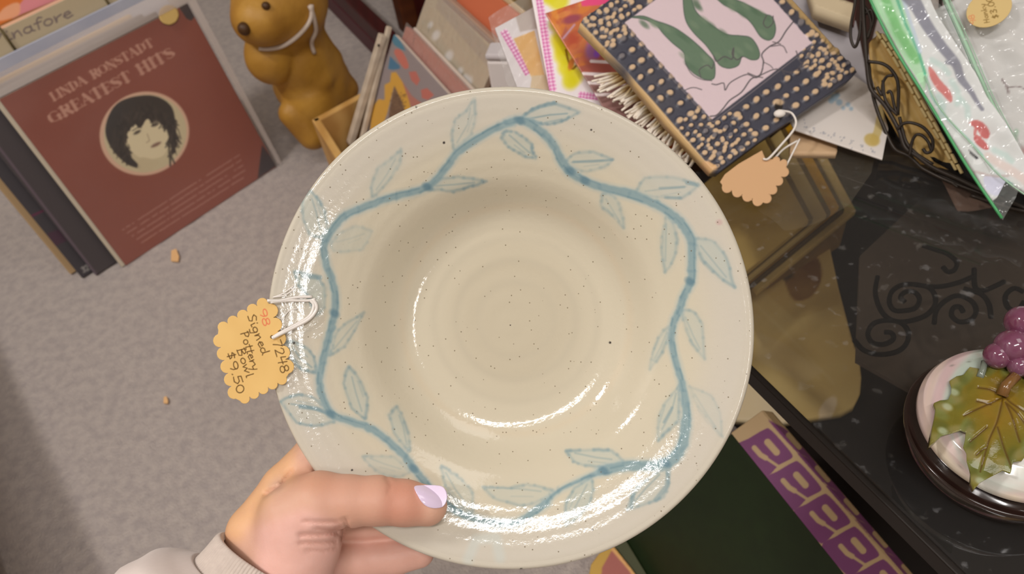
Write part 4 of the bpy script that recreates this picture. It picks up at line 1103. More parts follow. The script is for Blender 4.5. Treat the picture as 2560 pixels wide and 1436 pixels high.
tl_ = [A_ + (2, 10)] + [A_ + (10, -2)] + [D_ + (0, 0)] + [C_ + (-10, -12), C_ + (0, 0), C_ + (-12, 14), C_ * .66 + B_ * .34 + (0, 2), C_ * .33 + B_ * .67 + (0, -1), B_ + (10, -4), B_ + (-8, -6), B_ * .66 + A_ * .34 + (-4, 3), B_ * .33 + A_ * .67 + (2, -2)]
tile = thing('ceramic_tile', 'square dark tile with cream raised dots around a pink panel of green creatures', 'tile', CW[1])
cutout('tile_body', tl_, V_P, V_N, 1.7, .010, m_tile, tile, cvt, zfun=lambda x, y: .0015 * cvh.sample(np.stack([np.ravel(x), np.ravel(y)], 1))[:, 0].reshape(np.shape(x)), smooth=True)
# what the tile leans on
o = quad_sheet('card_stack', PL([(1560, 60), (1800, 330), (2020, 150), (1800, -90)], behind(.0165), V_N), .012, mat('stacked_card_edges', rgb(206, 186, 160), .7)); tag(o, 'stack of cards hidden under the dotted tile', 'cards')
# tan tag on a white string
m_tan = mat('tan_tag_card', rgb(206, 164, 122), .75)
def scallops(P, n, r_out=.55):
    P = np.array(P, float); a, b = P; d = (b - a) / n; nn = np.array([d[1], -d[0]]); out = []
    for k in range(n):
        c = a + d * (k + .5)
        for t in np.linspace(math.pi, 0, 8): out.append(c + d * .5 * math.cos(t) + nn * r_out * math.sin(t))
    return out
tg = thing('price_tag', 'blank tan scalloped tag hanging by white string from the dotted tile', 'tag', PL([(1890, 450)], V_P - V_N * .002, V_N)[0])
tpoly = [(1846, 410), (1905, 376), (1914, 398)] + scallops([(1932, 398), (1968, 412)], 2) + scallops([(1966, 418), (1908, 506)], 4) + scallops([(1908, 506), (1806, 462)], 4) + [(1800, 455), (1812, 436)]
cutout('card', tpoly, V_P + V_N * .001, V_N + np.array([-.1, .1, 0]), 2.5, .0006, m_tan, tg)
m_string = mat('white_string', rgb(232, 224, 216), .7)
def spath(P, k, plane=V_P, N=V_N): return PL(smooth_path(P, 6), plane + N * k, N)
mk('string', *tube(spath([(1946, 276), (1962, 278), (1980, 284), (1990, 305), (1982, 328), (1955, 360), (1922, 396), (1908, 398)], .006), .0009, 6), m_string, tg, smooth=True)
mk('string', *tube(spath([(1999, 348), (1985, 376), (1966, 414)], .003), .0007, 6), m_string, tg, smooth=True)
mk('string', *tube(spath([(1994, 352), (1960, 372), (1935, 398)], .003), .0008, 6), m_string, tg, smooth=True)
mk('knot', *sphere(PL([(1949, 284)], V_P + V_N * .006, V_N)[0], .0036, 14, 10, (1.3, 1, .8)), m_string, tg, smooth=True)

# ================================================================== wire basket of bagged linens
def c5(P): return [(2040 + x / 2.394, y / 2.394) for x, y in P]
K_P = Z(2261, 368, .442)
_h = unit(np.array([CAM[0] - K_P[0] - .25, CAM[1] - K_P[1], 0]))
K_N = unit(_h * .86 + UP * .5)
m_wire = mat('dark_bronze_wire', rgb(52, 44, 38), .4, metal=.35, spec=.5)
bask = thing('wire_basket', 'dark scrolled wire basket packed with bagged linens on the glass table', 'basket', np.array([*Z(2400, 300, T_Z)[:2], T_Z]))
def kp(P, k=0.0): return PL(P, K_P + K_N * k, K_N)
wires = [
 ('rim', [(2138, -40), (2137, 10), (2128, 60), (2127, 95), (2137, 118), (2147, 95), (2152, 50), (2154, -40)], 2.4, 0),
 ('rim', [(2156, -40), (2160, 60), (2166, 150), (2175, 217), (2195, 244), (2216, 270), (2246, 324), (2262, 368), (2292, 390), (2334, 420), (2400, 450), (2470, 484), (2570, 524)], 3.4, .001),
 ('base_wire', [(2170, 150), (2176, 200), (2188, 260), (2210, 320), (2236, 372), (2274, 392), (2324, 440), (2370, 470), (2458, 502), (2570, 545)], 3.0, -.003),
 ('base_wire', [(2330, 452), (2400, 488), (2470, 520), (2570, 560)], 3.0, -.006),
 ('base_wire', [(2420, 500), (2500, 516), (2570, 530)], 3.0, .003),
 ('base_wire', [(2440, 520), (2510, 545), (2570, 580)], 3.0, -.008),
 ('scroll', c5([(310, 368), (400, 382), (460, 430), (492, 510), (490, 690)]), 2.6, .002),
 ('scroll', c5([(365, 520), (395, 570), (400, 500), (425, 458), (460, 452)]), 2.4, .002),
 ('scroll', c5([(400, 480), (410, 580), (440, 640), (490, 690)]), 2.4, .002),
 ('scroll', c5([(425, 560), (440, 545), (455, 570), (470, 640), (490, 690)]), 2.2, .002),
 ('scroll', c5([(488, 772), (520, 742), (570, 735), (640, 762), (690, 820), (700, 870), (690, 905), (660, 915), (640, 890)]), 2.6, .003),
 ('scroll', c5([(560, 930), (575, 850), (600, 808), (635, 812), (672, 850), (690, 900)]), 2.4, .003),
 ('scroll', c5([(500, 700), (520, 790), (545, 860), (600, 920), (700, 985)]), 2.6, .001),
 ('scroll', c5([(270, 130), (290, 90), (330, 60), (345, 120), (320, 190), (300, 240)]), 2.4, .0),
 ('scroll', c5([(280, 20), (320, 90), (330, 160), (310, 230)]), 2.4, .0),
 ('scroll', c5([(690, 1010), (760, 1040), (790, 1100), (830, 1170)]), 2.2, -.002),
]
for nm, P, w, k in wires:
    W = kp(smooth_path(P, 6), k); W[:, 2] = np.maximum(W[:, 2], T_Z + .0016); dep = (W - CAM) @ (M @ [0, 0, 1])
    mk(nm, *tube(W, w * 1.6 * dep.mean() / FPX, 8), m_wire, bask, smooth=True)
# bamboo mat bundle behind the scrolls
m_bamboo = mat('bamboo', rgb(206, 172, 104), .5, noise=(50, .5, rgb(176, 134, 62)))
m_bamboo_end = mat('bamboo_ends', rgb(214, 190, 134), .55)
bb = thing('bamboo_mat', 'rolled bamboo mat standing inside the wire basket behind the scrolls', 'mat', kp([(2280, 300)], -.01)[0])
cutout('roll', [(2172, 110), (2200, 80), (2260, 176), (2330, 300), (2380, 402), (2372, 424), (2300, 410), (2250, 350), (2205, 268), (2180, 190)], kp([(2280, 300)], -.014)[0], K_N, 4, .01, m_bamboo, bb, zfun=lambda x, y: .0016 * np.abs(np.sin((x * .72 - y * .42) / 7.0)))
def along(t): 
    P = np.array([(2192, 78), (2240, 150), (2300, 262), (2352, 352), (2400, 440)], float)
    return np.array([np.interp(t, np.linspace(0, 1, 5), P[:, 0]), np.interp(t, np.linspace(0, 1, 5), P[:, 1])])
for row in range(2):
    nn_ = 13
    for k in range(nn_):
        a, b = along((k + .06 + .5 * row) / (nn_ + .5)), along((k + .94 + .5 * row) / (nn_ + .5))
        off = np.array([7.5, -4.5]) * row
        W = kp([a + off, b + off], -.008 - .0015 * row)
        d = unit(W[1] - W[0]); s = unit(np.cross(K_N, d))
        mk('bamboo_stick', *rbox(W[0] - s * .0009, d, s, K_N, np.linalg.norm(W[1] - W[0]), .0019, .004, .0006), m_bamboo_end, bb)
# linens and zip bags
Q_N = unit(unit(CAM - Z(2420, 250, .50)) * .75 + UP * .5)
Q_P = Z(2420, 300, .485)
def qk(k): return Q_P + Q_N * k
cvl = Canvas(2100, -120, 2760, 660, (222, 224, 224))
cvl.poly([(2150, -60), (2235, -60), (2320, 190), (2310, 230), (2180, 10)], (178, 222, 182), 1, 6)
cvl.stroke([(2205, -40), (2225, 30), (2245, 80), (2290, 150)], 22, (108, 190, 106), .9, 8)
cvl.stroke([(2232, -40), (2262, 60), (2296, 130), (2312, 186)], 7, (60, 172, 130), .8, 3)
cvl.stroke([(2246, -40), (2280, 70), (2300, 130)], 10, (190, 206, 226), .8, 4)
cvl.stroke(smooth_path([(2270, -10), (2295, 20), (2318, 60), (2352, 112), (2390, 160), (2405, 200), (2432, 236), (2456, 272)], 4), np.linspace(36, 10, 29), (122, 122, 140), .9, 4)
cvl.stroke([(2388, 160), (2366, 154)], 8, (122, 122, 140), .8, 3)
cvl.poly(smooth_path([(2322, 168), (2332, 172), (2350, 196), (2372, 222), (2380, 250), (2374, 258), (2356, 236), (2336, 214), (2324, 192)], 4, True), (206, 96, 92), .9, 3)
cvl.poly(smooth_path([(2424, 306), (2440, 299), (2460, 308), (2475, 330), (2470, 344), (2456, 340), (2444, 322), (2436, 316)], 4, True), (198, 84, 84), 1, 2.5)
cvl.poly(smooth_path([(2434, 344), (2446, 338), (2458, 346), (2470, 360), (2472, 372), (2460, 374), (2442, 362)], 4, True), (198, 84, 84), 1, 2.5)
cvl.stroke([(2440, 318), (2438, 336), (2452, 342)], 7, (206, 100, 98), .9, 2)
for a, b in (((2330, 150), (2372, 180)), ((2380, 200), (2392, 262)), ((2486, 372), (2530, 402)), ((2400, 250), (2420, 290)), ((2346, 240), (2352, 290))):
    cvl.stroke([a, ((a[0] + b[0]) / 2 + 8, (a[1] + b[1]) / 2), b], 15, (184, 214, 208), .6, 8)
cvl.stroke([(2312, 190), (2330, 240), (2370, 300), (2420, 350), (2480, 420), (2570, 500)], 5, (120, 190, 170), .8, 3)
cvl.stroke([(2470, 392), (2520, 420), (2580, 470)], 22, (226, 206, 200), .8, 8)
cvl.poly([(2420, 376), (2446, 398), (2440, 402), (2424, 388)], (50, 48, 52), .9, 2)
cvl.stroke([(2435, 430), (2480, 440), (2520, 440)], 6, (200, 180, 178), .8, 4)
cvl.poly(smooth_path([(2462, 440), (2510, 448), (2516, 470), (2490, 490), (2466, 470)], 4, True), (212, 212, 240), .8, 5)
m_linen = mat('white_linen', (.5, .5, .5), .85, attr=True, spec=.1, bump=(180, .3, .001))
m_zipfilm = film_mat('zip_bag_film', haze=.12, haze_col=rgb(225, 230, 228), rough=.14, bump=(20, .6, .009), gloss=1.2)
m_zipgreen = mat('green_zip_edge', rgb(74, 160, 100), .35, spec=.5)
m_zippale = mat('pale_green_zip', rgb(160, 196, 168), .3, spec=.5)
fold = lambda x, y: .0016 * np.sin(x / 21 + 1.5 * np.sin(y / 37)) + .0010 * np.sin(y / 17 - x / 29)
z1 = thing('zip_bag', 'green edged zip bag of white linen with red flowers, leaning out of the basket', 'bag', Q_P)
cutout('linen', [(2166, -60), (2300, -60), (2345, 40), (2440, 190), (2560, 390), (2640, 500), (2560, 480), (2515, 452), (2494, 492), (2482, 500), (2330, 270), (2180, 10)], qk(0), Q_N, 3, .006, m_linen, z1, cvl, zfun=fold, smooth=True)
cutout('film', [(2160, -60), (2310, -60), (2470, 240), (2640, 500), (2548, 470), (2536, 500), (2506, 552), (2330, 268)], qk(.0045), Q_N, 6, 0, m_zipfilm, z1, zfun=lambda x, y: .002 * np.sin(x / 15 + y / 23) + .0015 * np.sin(y / 11))
def qtube(nm, P, w, k, m, par, flat=1.0):
    W = PL(smooth_path(P, 5), qk(k), Q_N); mk(nm, *tube(W, w * .00019, 8, flat=flat), m, par, smooth=True)
qtube('zip_edge', [(2160, -50), (2176, 0), (2236, 120), (2330, 270), (2420, 420), (2505, 546)], 5.2, .005, m_zipgreen, z1)
qtube('inner_seam', [(2312, 190), (2350, 270), (2430, 362), (2500, 440), (2580, 500)], 2.6, .004, m_zippale, z1)
z2 = thing('zip_bag', 'zip bag of plain white linen behind the green edged one, with an oval paper label', 'bag', qk(-.018))
cv2b = Canvas(2300, -120, 2760, 660, (206, 204, 202))
cv2b.poly([(2318, 34), (2380, 8), (2560, 400), (2560, 470), (2440, 250)], (218, 220, 220), 1, 4)
cv2b.stroke(smooth_path([(2506, 198), (2516, 216), (2520, 234)], 4), 5, (116, 96, 98), .9, 2); cv2b.stroke([(2514, 222), (2540, 218), (2568, 226)], 3, (116, 96, 98), .9, 2)
cv2b.stroke([(2540, 330), (2534, 360)], 12, (130, 170, 140), .6, 6); cv2b.ell(2556, 390, 12, 20, 0, (206, 150, 150), .6, .6)
cutout('linen', [(2318, 32), (2372, 8), (2480, -50), (2700, -80), (2700, 560), (2600, 470), (2540, 380), (2430, 210), (2345, 70)], qk(-.024), Q_N, 4, .006, m_linen, z2, cv2b, zfun=fold, smooth=True)
zf2 = cutout('film', [(2314, 30), (2372, 2), (2480, -60), (2700, -90), (2700, 580), (2560, 440), (2440, 240), (2340, 80)], qk(-.0155), Q_N, 6, 0, m_zipfilm, z2, zfun=lambda x, y: .003 * np.sin(x / 24 + y / 13) + .002 * np.sin(y / 9 - x / 40))
qtube('zip_strip', [(2350, -40), (2368, 4), (2420, 120), (2470, 236), (2530, 350), (2580, 440)], 9, -.012, m_zippale, z2, flat=.5)
qtube('zip_ridge', [(2344, -36), (2360, 6), (2412, 122), (2461, 238), (2520, 352)], 1.6, -.010, mat('deep_green_ridge', rgb(96, 140, 110), .4), z2)
qtube('zip_ridge', [(2358, -40), (2377, 4), (2430, 118), (2480, 234), (2540, 350)], 1.6, -.010, m_zippale, z2)
t = np.linspace(0, 2 * math.pi, 50)[:-1]; ca, sa = math.cos(-.45), math.sin(-.45)
ov_ = np.stack([2473 + 60 * np.cos(t) * ca - 43 * np.sin(t) * sa, 22 + 60 * np.cos(t) * sa + 43 * np.sin(t) * ca], 1)
cvo = Canvas(2390, -60, 2560, 100, (208, 182, 126))
write(cvo, '98', (2434, 56), (2432, 34), (-9, 1), (206, 128, 84), 2.0, soft=1.2) if False else write(cvo, '98', (2440, 58), (2434, 34), (-14, 3), (212, 132, 90), 1.8, soft=1.2)
write(cvo, 'Hanky', (2474, 56), (2462, 8), (-13, 2), (130, 104, 56), 1.8, soft=1.2)
write(cvo, '$3.00', (2498, 44), (2478, -10), (-16, 4), (124, 98, 50), 2.0, soft=1.2)
cutout('oval_label', ov_, qk(-.010), Q_N, 1.6, .0004, m_print_matte, zf2, cvo)['label'] = 'oval tan paper price label'
o = cutout('linen_roll', [(2352, 448), (2392, 466), (2440, 490), (2480, 520), (2420, 530), (2394, 528)], kp([(2400, 480)], -.012)[0], K_N, 4, .006, mat('grey_pink_cloth', rgb(158, 134, 128), .8), zfun=lambda x, y: .001 * np.sin(x / 9)); tag(o, 'grey pink folded cloth showing through the lower wires of the basket', 'cloth')
bk_ = -_h * .15
r0, r1 = kp([(2156, -40)])[0], kp([(2570, 524)])[0]
b0, b1 = kp([(2170, 150)])[0], kp([(2570, 545)])[0]
r1[2] = max(r1[2], T_Z + .012); top_ = np.array([0, 0, max(0.0, r0[2] - r1[2])])
for nm, P, w in (('rim', [r0, r0 + bk_, r1 + bk_ + top_, r1], .0026), ('base_wire', [np.array([b0[0], b0[1], T_Z + .0025]), np.array([b0[0], b0[1], T_Z + .0025]) + bk_ * .9, np.array([b1[0], b1[1], T_Z + .0025]) + bk_ * .9, np.array([b1[0], b1[1], T_Z + .0025])], .0022)):
    mk(nm, *tube(smooth_path(P, 8), w, 8), m_wire, bask, smooth=True)
for t in np.linspace(.08, .92, 6):
    a = (r0 + bk_) * (1 - t) + (r1 + bk_ + top_) * t; b = (np.array([b0[0], b0[1], T_Z + .003]) + bk_ * .9) * (1 - t) + (np.array([b1[0], b1[1], T_Z + .003]) + bk_ * .9) * t
    sd2 = unit(r1 - r0) * .012
    mk('scroll', *tube(smooth_path([a, a * .7 + b * .3 + sd2, a * .4 + b * .6 - sd2, b], 6), .0016, 7), m_wire, bask, smooth=True)
quad_sheet('gap_backing', [np.array([b0[0], b0[1], T_Z + .0042]), np.array([b0[0], b0[1], T_Z + .0042]) + bk_ * .88, np.array([b1[0], b1[1], T_Z + .0042]) + bk_ * .88, np.array([b1[0], b1[1], T_Z + .0042])], .0022, mat('dark_gap_black', rgb(20, 16, 14), .9), bask, UP)  # black sheet added for the dark gap between the bags

# ================================================================== grape-lidded ceramic jar
J_c = Z(2545, 1035, .470); J_R = np.linalg.norm(J_c - Z(2303, 1000, .470)); J_c = J_c * (1, 1, 0)
jar = thing('ceramic_jar', 'round pink and mint ceramic jar with a vine leaf and grapes on its lid', 'jar', J_c + UP * T_Z)
pr_ = [(.0, .478), (.3, .4778), (.55, .4765), (.75, .4742), (.88, .471), (.96, .4675), (1.0, .463), (1.0, .4595), (.97, .457)]
fine = np.concatenate([np.linspace(0, .9, 60), np.linspace(.905, 1.0, 20)])
pa = np.array(pr_[:7]); prof = [(max(r, .001) * J_R, np.interp(r, pa[:, 0], pa[:, 1])) for r in fine] + [(r * J_R, z) for r, z in pr_[7:]]
cvj = Canvas(2280, 760, 2820, 1310, (218, 196, 190))
jc = np.array([2545., 1035.])
for k in range(70):
    r_ = rng.uniform(90, 238); a0 = rng.uniform(0, 6.28); t = np.linspace(a0, a0 + rng.uniform(.5, 1.8), 14)
    c = [(226, 206, 202), (206, 176, 178), (198, 208, 196), (232, 222, 206), (212, 190, 190), (186, 200, 190)][k % 6]
    cvj.stroke(np.stack([jc[0] + r_ * np.cos(t), jc[1] + r_ * np.sin(t)], 1), rng.uniform(4, 16), c, .5, 8)
t = np.linspace(3.3, 4.8, 24); cvj.stroke(np.stack([jc[0] + 165 * np.cos(t), jc[1] + 165 * np.sin(t)], 1), 56, (178, 196, 182), .85, 22)
t = np.linspace(2.9, 4.6, 24); cvj.stroke(np.stack([jc[0] + 205 * np.cos(t), jc[1] + 205 * np.sin(t)], 1), 24, (206, 176, 178), .8, 10)
t = np.linspace(2.3, 4.6, 30); cvj.stroke(np.stack([jc[0] + 228 * np.cos(t), jc[1] + 228 * np.sin(t)], 1), 18, (226, 202, 190), .8, 8)
t = np.linspace(1.6, 2.9, 24); cvj.stroke(np.stack([jc[0] + 218 * np.cos(t), jc[1] + 218 * np.sin(t)], 1), 30, (232, 220, 196), .8, 12)
for x, y in ((2430, 873), (2443, 868), (2424, 903), (2380, 912), (2405, 1170)): cvj.ell(x, y, 5, 3, .4, (120, 120, 110), .7, .5)
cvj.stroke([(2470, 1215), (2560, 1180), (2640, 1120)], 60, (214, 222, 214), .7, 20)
m_ceram = mat('glossy_ceramic', (.5, .5, .5), .14, attr=True, spec=.5, coat=.5)
V, F = lathe(prof, J_c, 120)
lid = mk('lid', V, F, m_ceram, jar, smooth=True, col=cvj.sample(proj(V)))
m_brownglaze = mat('dark_brown_glaze', rgb(40, 26, 22), .15, coat=.5)
V, F = lathe([(.001, .4302), (.80 * J_R, .4302), (.98 * J_R, .4345), (1.05 * J_R, .442), (1.09 * J_R, .450), (1.09 * J_R, .452), (1.06 * J_R, .452), (.96 * J_R, .450), (.9 * J_R, .4575), (.001, .4576)], J_c, 96)
mk('body', V, F, m_brownglaze, jar, smooth=True)['label'] = 'dark brown glazed rim under the lid'
leaf_px = [(2260 + x / 2.563, 740 + y / 2.563) for x, y in [(560, 440), (500, 455), (430, 440), (390, 490), (345, 500), (300, 530), (312, 575), (310, 610), (290, 650), (240, 655), (200, 672), (212, 710), (205, 760), (190, 830), (178, 930), (210, 915), (250, 880), (310, 870), (370, 852), (402, 866), (398, 910), (386, 960), (408, 1000), (410, 1050), (435, 1120), (440, 1180), (462, 1222), (500, 1180), (560, 1150), (640, 1110), (690, 1130), (700, 1060), (760, 1052), (800, 1000), (880, 1010), (900, 900), (980, 860), (940, 760), (980, 680), (900, 600), (840, 560), (760, 480), (660, 440)]]
vein = [[(635, 650), (520, 700), (390, 762)], [(635, 655), (600, 800), (545, 930), (498, 1115)], [(650, 680), (700, 800), (745, 930)], [(535, 840), (430, 925)], [(600, 840), (640, 960), (690, 1090)], [(640, 640), (700, 700), (800, 760), (900, 800)], [(560, 690), (470, 670)], [(640, 640), (560, 600), (480, 580)], [(520, 970), (470, 1010)], [(660, 690), (760, 800), (840, 920)]]
vein = [[(2260 + x / 2.563, 740 + y / 2.563) for x, y in v] for v in vein]
cvf = Canvas(2310, 890, 2680, 1250, (112, 104, 34)); cvfh = Canvas(2310, 890, 2680, 1250, (128, 128, 128))
for k in range(160):
    x, y = rng.uniform(2330, 2640), rng.uniform(900, 1230)
    cvf.ell(x, y, rng.uniform(8, 26), rng.uniform(6, 16), rng.uniform(0, 3), [(124, 116, 40), (96, 96, 34), (132, 108, 34), (104, 112, 58), (140, 116, 48)][k % 5], .35, .9)
lc = np.array([2505., 990.])
cvf.ell(2500, 1010, 70, 80, 0, (142, 106, 28), .6, .9)
for i in range(len(leaf_px)):
    p = np.array(leaf_px[i]); cvf.ell(*(p * .9 + lc * .1), 20, 12, rng.uniform(0, 3), [(112, 124, 72), (88, 92, 40), (150, 140, 96)][i % 3], .6, .8)
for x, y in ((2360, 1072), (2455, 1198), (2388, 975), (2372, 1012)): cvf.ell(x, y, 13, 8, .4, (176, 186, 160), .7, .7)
for v in vein:
    v = smooth_path(v, 6); cvf.stroke(v, 4, (84, 58, 20), .85, 2.5); cvfh.stroke(v, 7, (30, 30, 30), .9, 4)
m_leaf = mat('green_brown_glaze', (.5, .5, .5), .12, attr=True, spec=.6, coat=.6, bump=(160, .25, .002))
def leaf_h(x, y):
    r = np.hypot(x - 2545, y - 1035) / 240
    base = np.interp(np.clip(r, 0, 1.05), [0, .55, .75, .88, .96, 1.05], [.0, -.0015, -.0038, -.007, -.0105, -.014])
    return base + .0014 * cvfh.sample(np.stack([np.ravel(x), np.ravel(y)], 1))[:, 0].reshape(np.shape(x)) + .0004 * np.sin(x / 17) * np.sin(y / 21)
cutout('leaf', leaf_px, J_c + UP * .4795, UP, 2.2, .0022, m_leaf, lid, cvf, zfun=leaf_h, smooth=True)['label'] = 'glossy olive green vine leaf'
m_grape = mat('purple_glaze', rgb(112, 58, 82), .12, spec=.6, coat=.7, noise=(90, .6, rgb(134, 92, 118)))
for x, y, r in ((2556, 806, 41), (2532, 868, 44), (2494, 890, 33), (2580, 880, 42), (2610, 820, 40), (2600, 930, 38), (2548, 915, 28), (2640, 880, 40)):
    z_ = .484 + .0035 * (r > 38) + (.004 if y < 850 else 0); p = Z(x, y, z_); D = (p - CAM) @ (M @ [0, 0, 1])
    mk('grape', *sphere(p, r * D / FPX, 28, 18), m_grape, lid, smooth=True)
mk('stem', *tube(np.array([Z(2505, 990, .481), Z(2515, 965, .484), Z(2540, 940, .486)]), .0028, 8), mat('brown_stem_glaze', rgb(120, 84, 44), .2, coat=.4), lid, smooth=True)
mk('stem', *tube(np.array([Z(2462, 905, .480), Z(2456, 928, .479), Z(2450, 944, .4785)]), .0018, 8), mat('grey_green_tendril', rgb(120, 128, 116), .12, coat=.7), lid, smooth=True)

# ================================================================== tan shelf and its shade at the lower left
sx0, sx1 = Z(2, 1385, .0), Z(22, 1440, .0)
dd = unit(sx1 - sx0); dn = np.array([dd[1], -dd[0], 0]); dn = dn if dn @ (Z(-100, 1400, 0) - sx0) > 0 else -dn
sh = thing('wooden_shelf', 'tan wooden shelf unit at the lower left edge of the carpet', 'shelf', sx0)
m_tanwood = mat('tan_wood', rgb(182, 140, 92), .55, wave=(6, 5, .5, rgb(150, 108, 62), 'Z'))
SH_H = .30
for k in range(3):
    mk('shelf_board', *rbox(sx0 - dd * .7 + UP * (.02 + k * (SH_H - .045) / 2), dd, dn, UP, 1.1, .26, .02, .003), m_tanwood, sh)
for a in (-.7, .38):
    mk('side_panel', *rbox(sx0 + dd * a, dd, dn, UP, .02, .26, SH_H, .003), m_tanwood, sh)
mk('back_panel', *rbox(sx0 - dd * .7 + dn * .25, dd, dn, UP, 1.1, .008, SH_H), m_tanwood, sh)

# ================================================================== the pottery bowl
LX, LY, LZ = M @ [1, 0, 0], M @ [0, 1, 0], M @ [0, 0, -1]     # right, down, towards the viewer
BR = 610.0 / FPX * BOWL_D
def L3(x, y, z=0.0):
    """point seen at (x, y) lying z image-pixels in front of the rim plane"""
    D = BOWL_D - z * BOWL_D / FPX
    return CAM + M @ np.array([(x - CX) / FPX * D, (y - CY) / FPX * D, D])
def PXR(r): return r * BOWL_D / FPX
inn = np.array([(.966, .006), (.94, -.002), (.90, -.013), (.85, -.028), (.80, -.046), (.75, -.066), (.70, -.088), (.66, -.110), (.62, -.132), (.58, -.178), (.54, -.222), (.50, -.254), (.46, -.272), (.42, -.280), (.36, -.284), (.25, -.288), (.12, -.288), (.0, -.288)])[::-1]
rr = np.concatenate([np.linspace(.003, .40, 30), np.linspace(.405, .56, 36), np.linspace(.5625, .966, 165)])
zz = np.interp(rr, inn[:, 0], inn[:, 1])
k_ = np.ones(9) / 9
def sm(z, r):                                   # soften the corner points of the section
    g = np.linspace(0, .966, 500); q = np.interp(g, r, z)
    for _ in range(5): q = np.convolve(np.pad(q, 9, mode='edge'), np.ones(19) / 19, mode='valid')
    return np.interp(r, g, q)
zz = sm(zz, rr)
zz += .0006 * np.sin(rr * 70) * (rr < .45) + .0003 * np.sin(rr * 120) * (rr > .6)      # throwing rings
lip = [(.975, zz[-1] + .0035), (.984, zz[-1] + .003), (.991, zz[-1] - .002), (.996, zz[-1] - .009), (.998, zz[-1] - .018), (.995, zz[-1] - .026), (.985, zz[-1] - .031)]
und = [(.94, -.042), (.88, -.060), (.80, -.086), (.72, -.120), (.66, -.165), (.60, -.215), (.55, -.270), (.50, -.305), (.46, -.320), (.44, -.345), (.42, -.348), (.40, -.330), (.2, -.325), (.002, -.325)]
R_all = np.concatenate([rr, [p[0] for p in lip], [p[0] for p in und]])
Z_all = np.concatenate([zz, [p[1] for p in lip], [p[1] for p in und]])
NT = 1500
th = np.arange(NT) * 2 * math.pi / NT
wobble = 1 + .0035 * np.sin(2 * th + .6) + .0022 * np.sin(3 * th + 2) + .001 * np.sin(7 * th)
wz = .006 * np.sin(2 * th + 1.1) + .004 * np.sin(3 * th)
w_ = np.clip((R_all - .5) / .5, 0, 1)[:, None]
RR = R_all[:, None] * (1 + (wobble - 1)[None] * w_)
ZZv = Z_all[:, None] + wz[None] * w_
BV = (BOWL_C + BR * (RR * np.cos(th))[..., None] * LX + BR * (RR * np.sin(th))[..., None] * LY + BR * ZZv[..., None] * LZ).reshape(-1, 3)
mR = len(R_all); i_, j_ = np.meshgrid(np.arange(mR - 1), np.arange(NT), indexing='ij')
a_ = i_ * NT + j_; b_ = i_ * NT + (j_ + 1) % NT
BF = np.stack([a_, a_ + NT, b_ + NT, b_], -1).reshape(-1, 4)

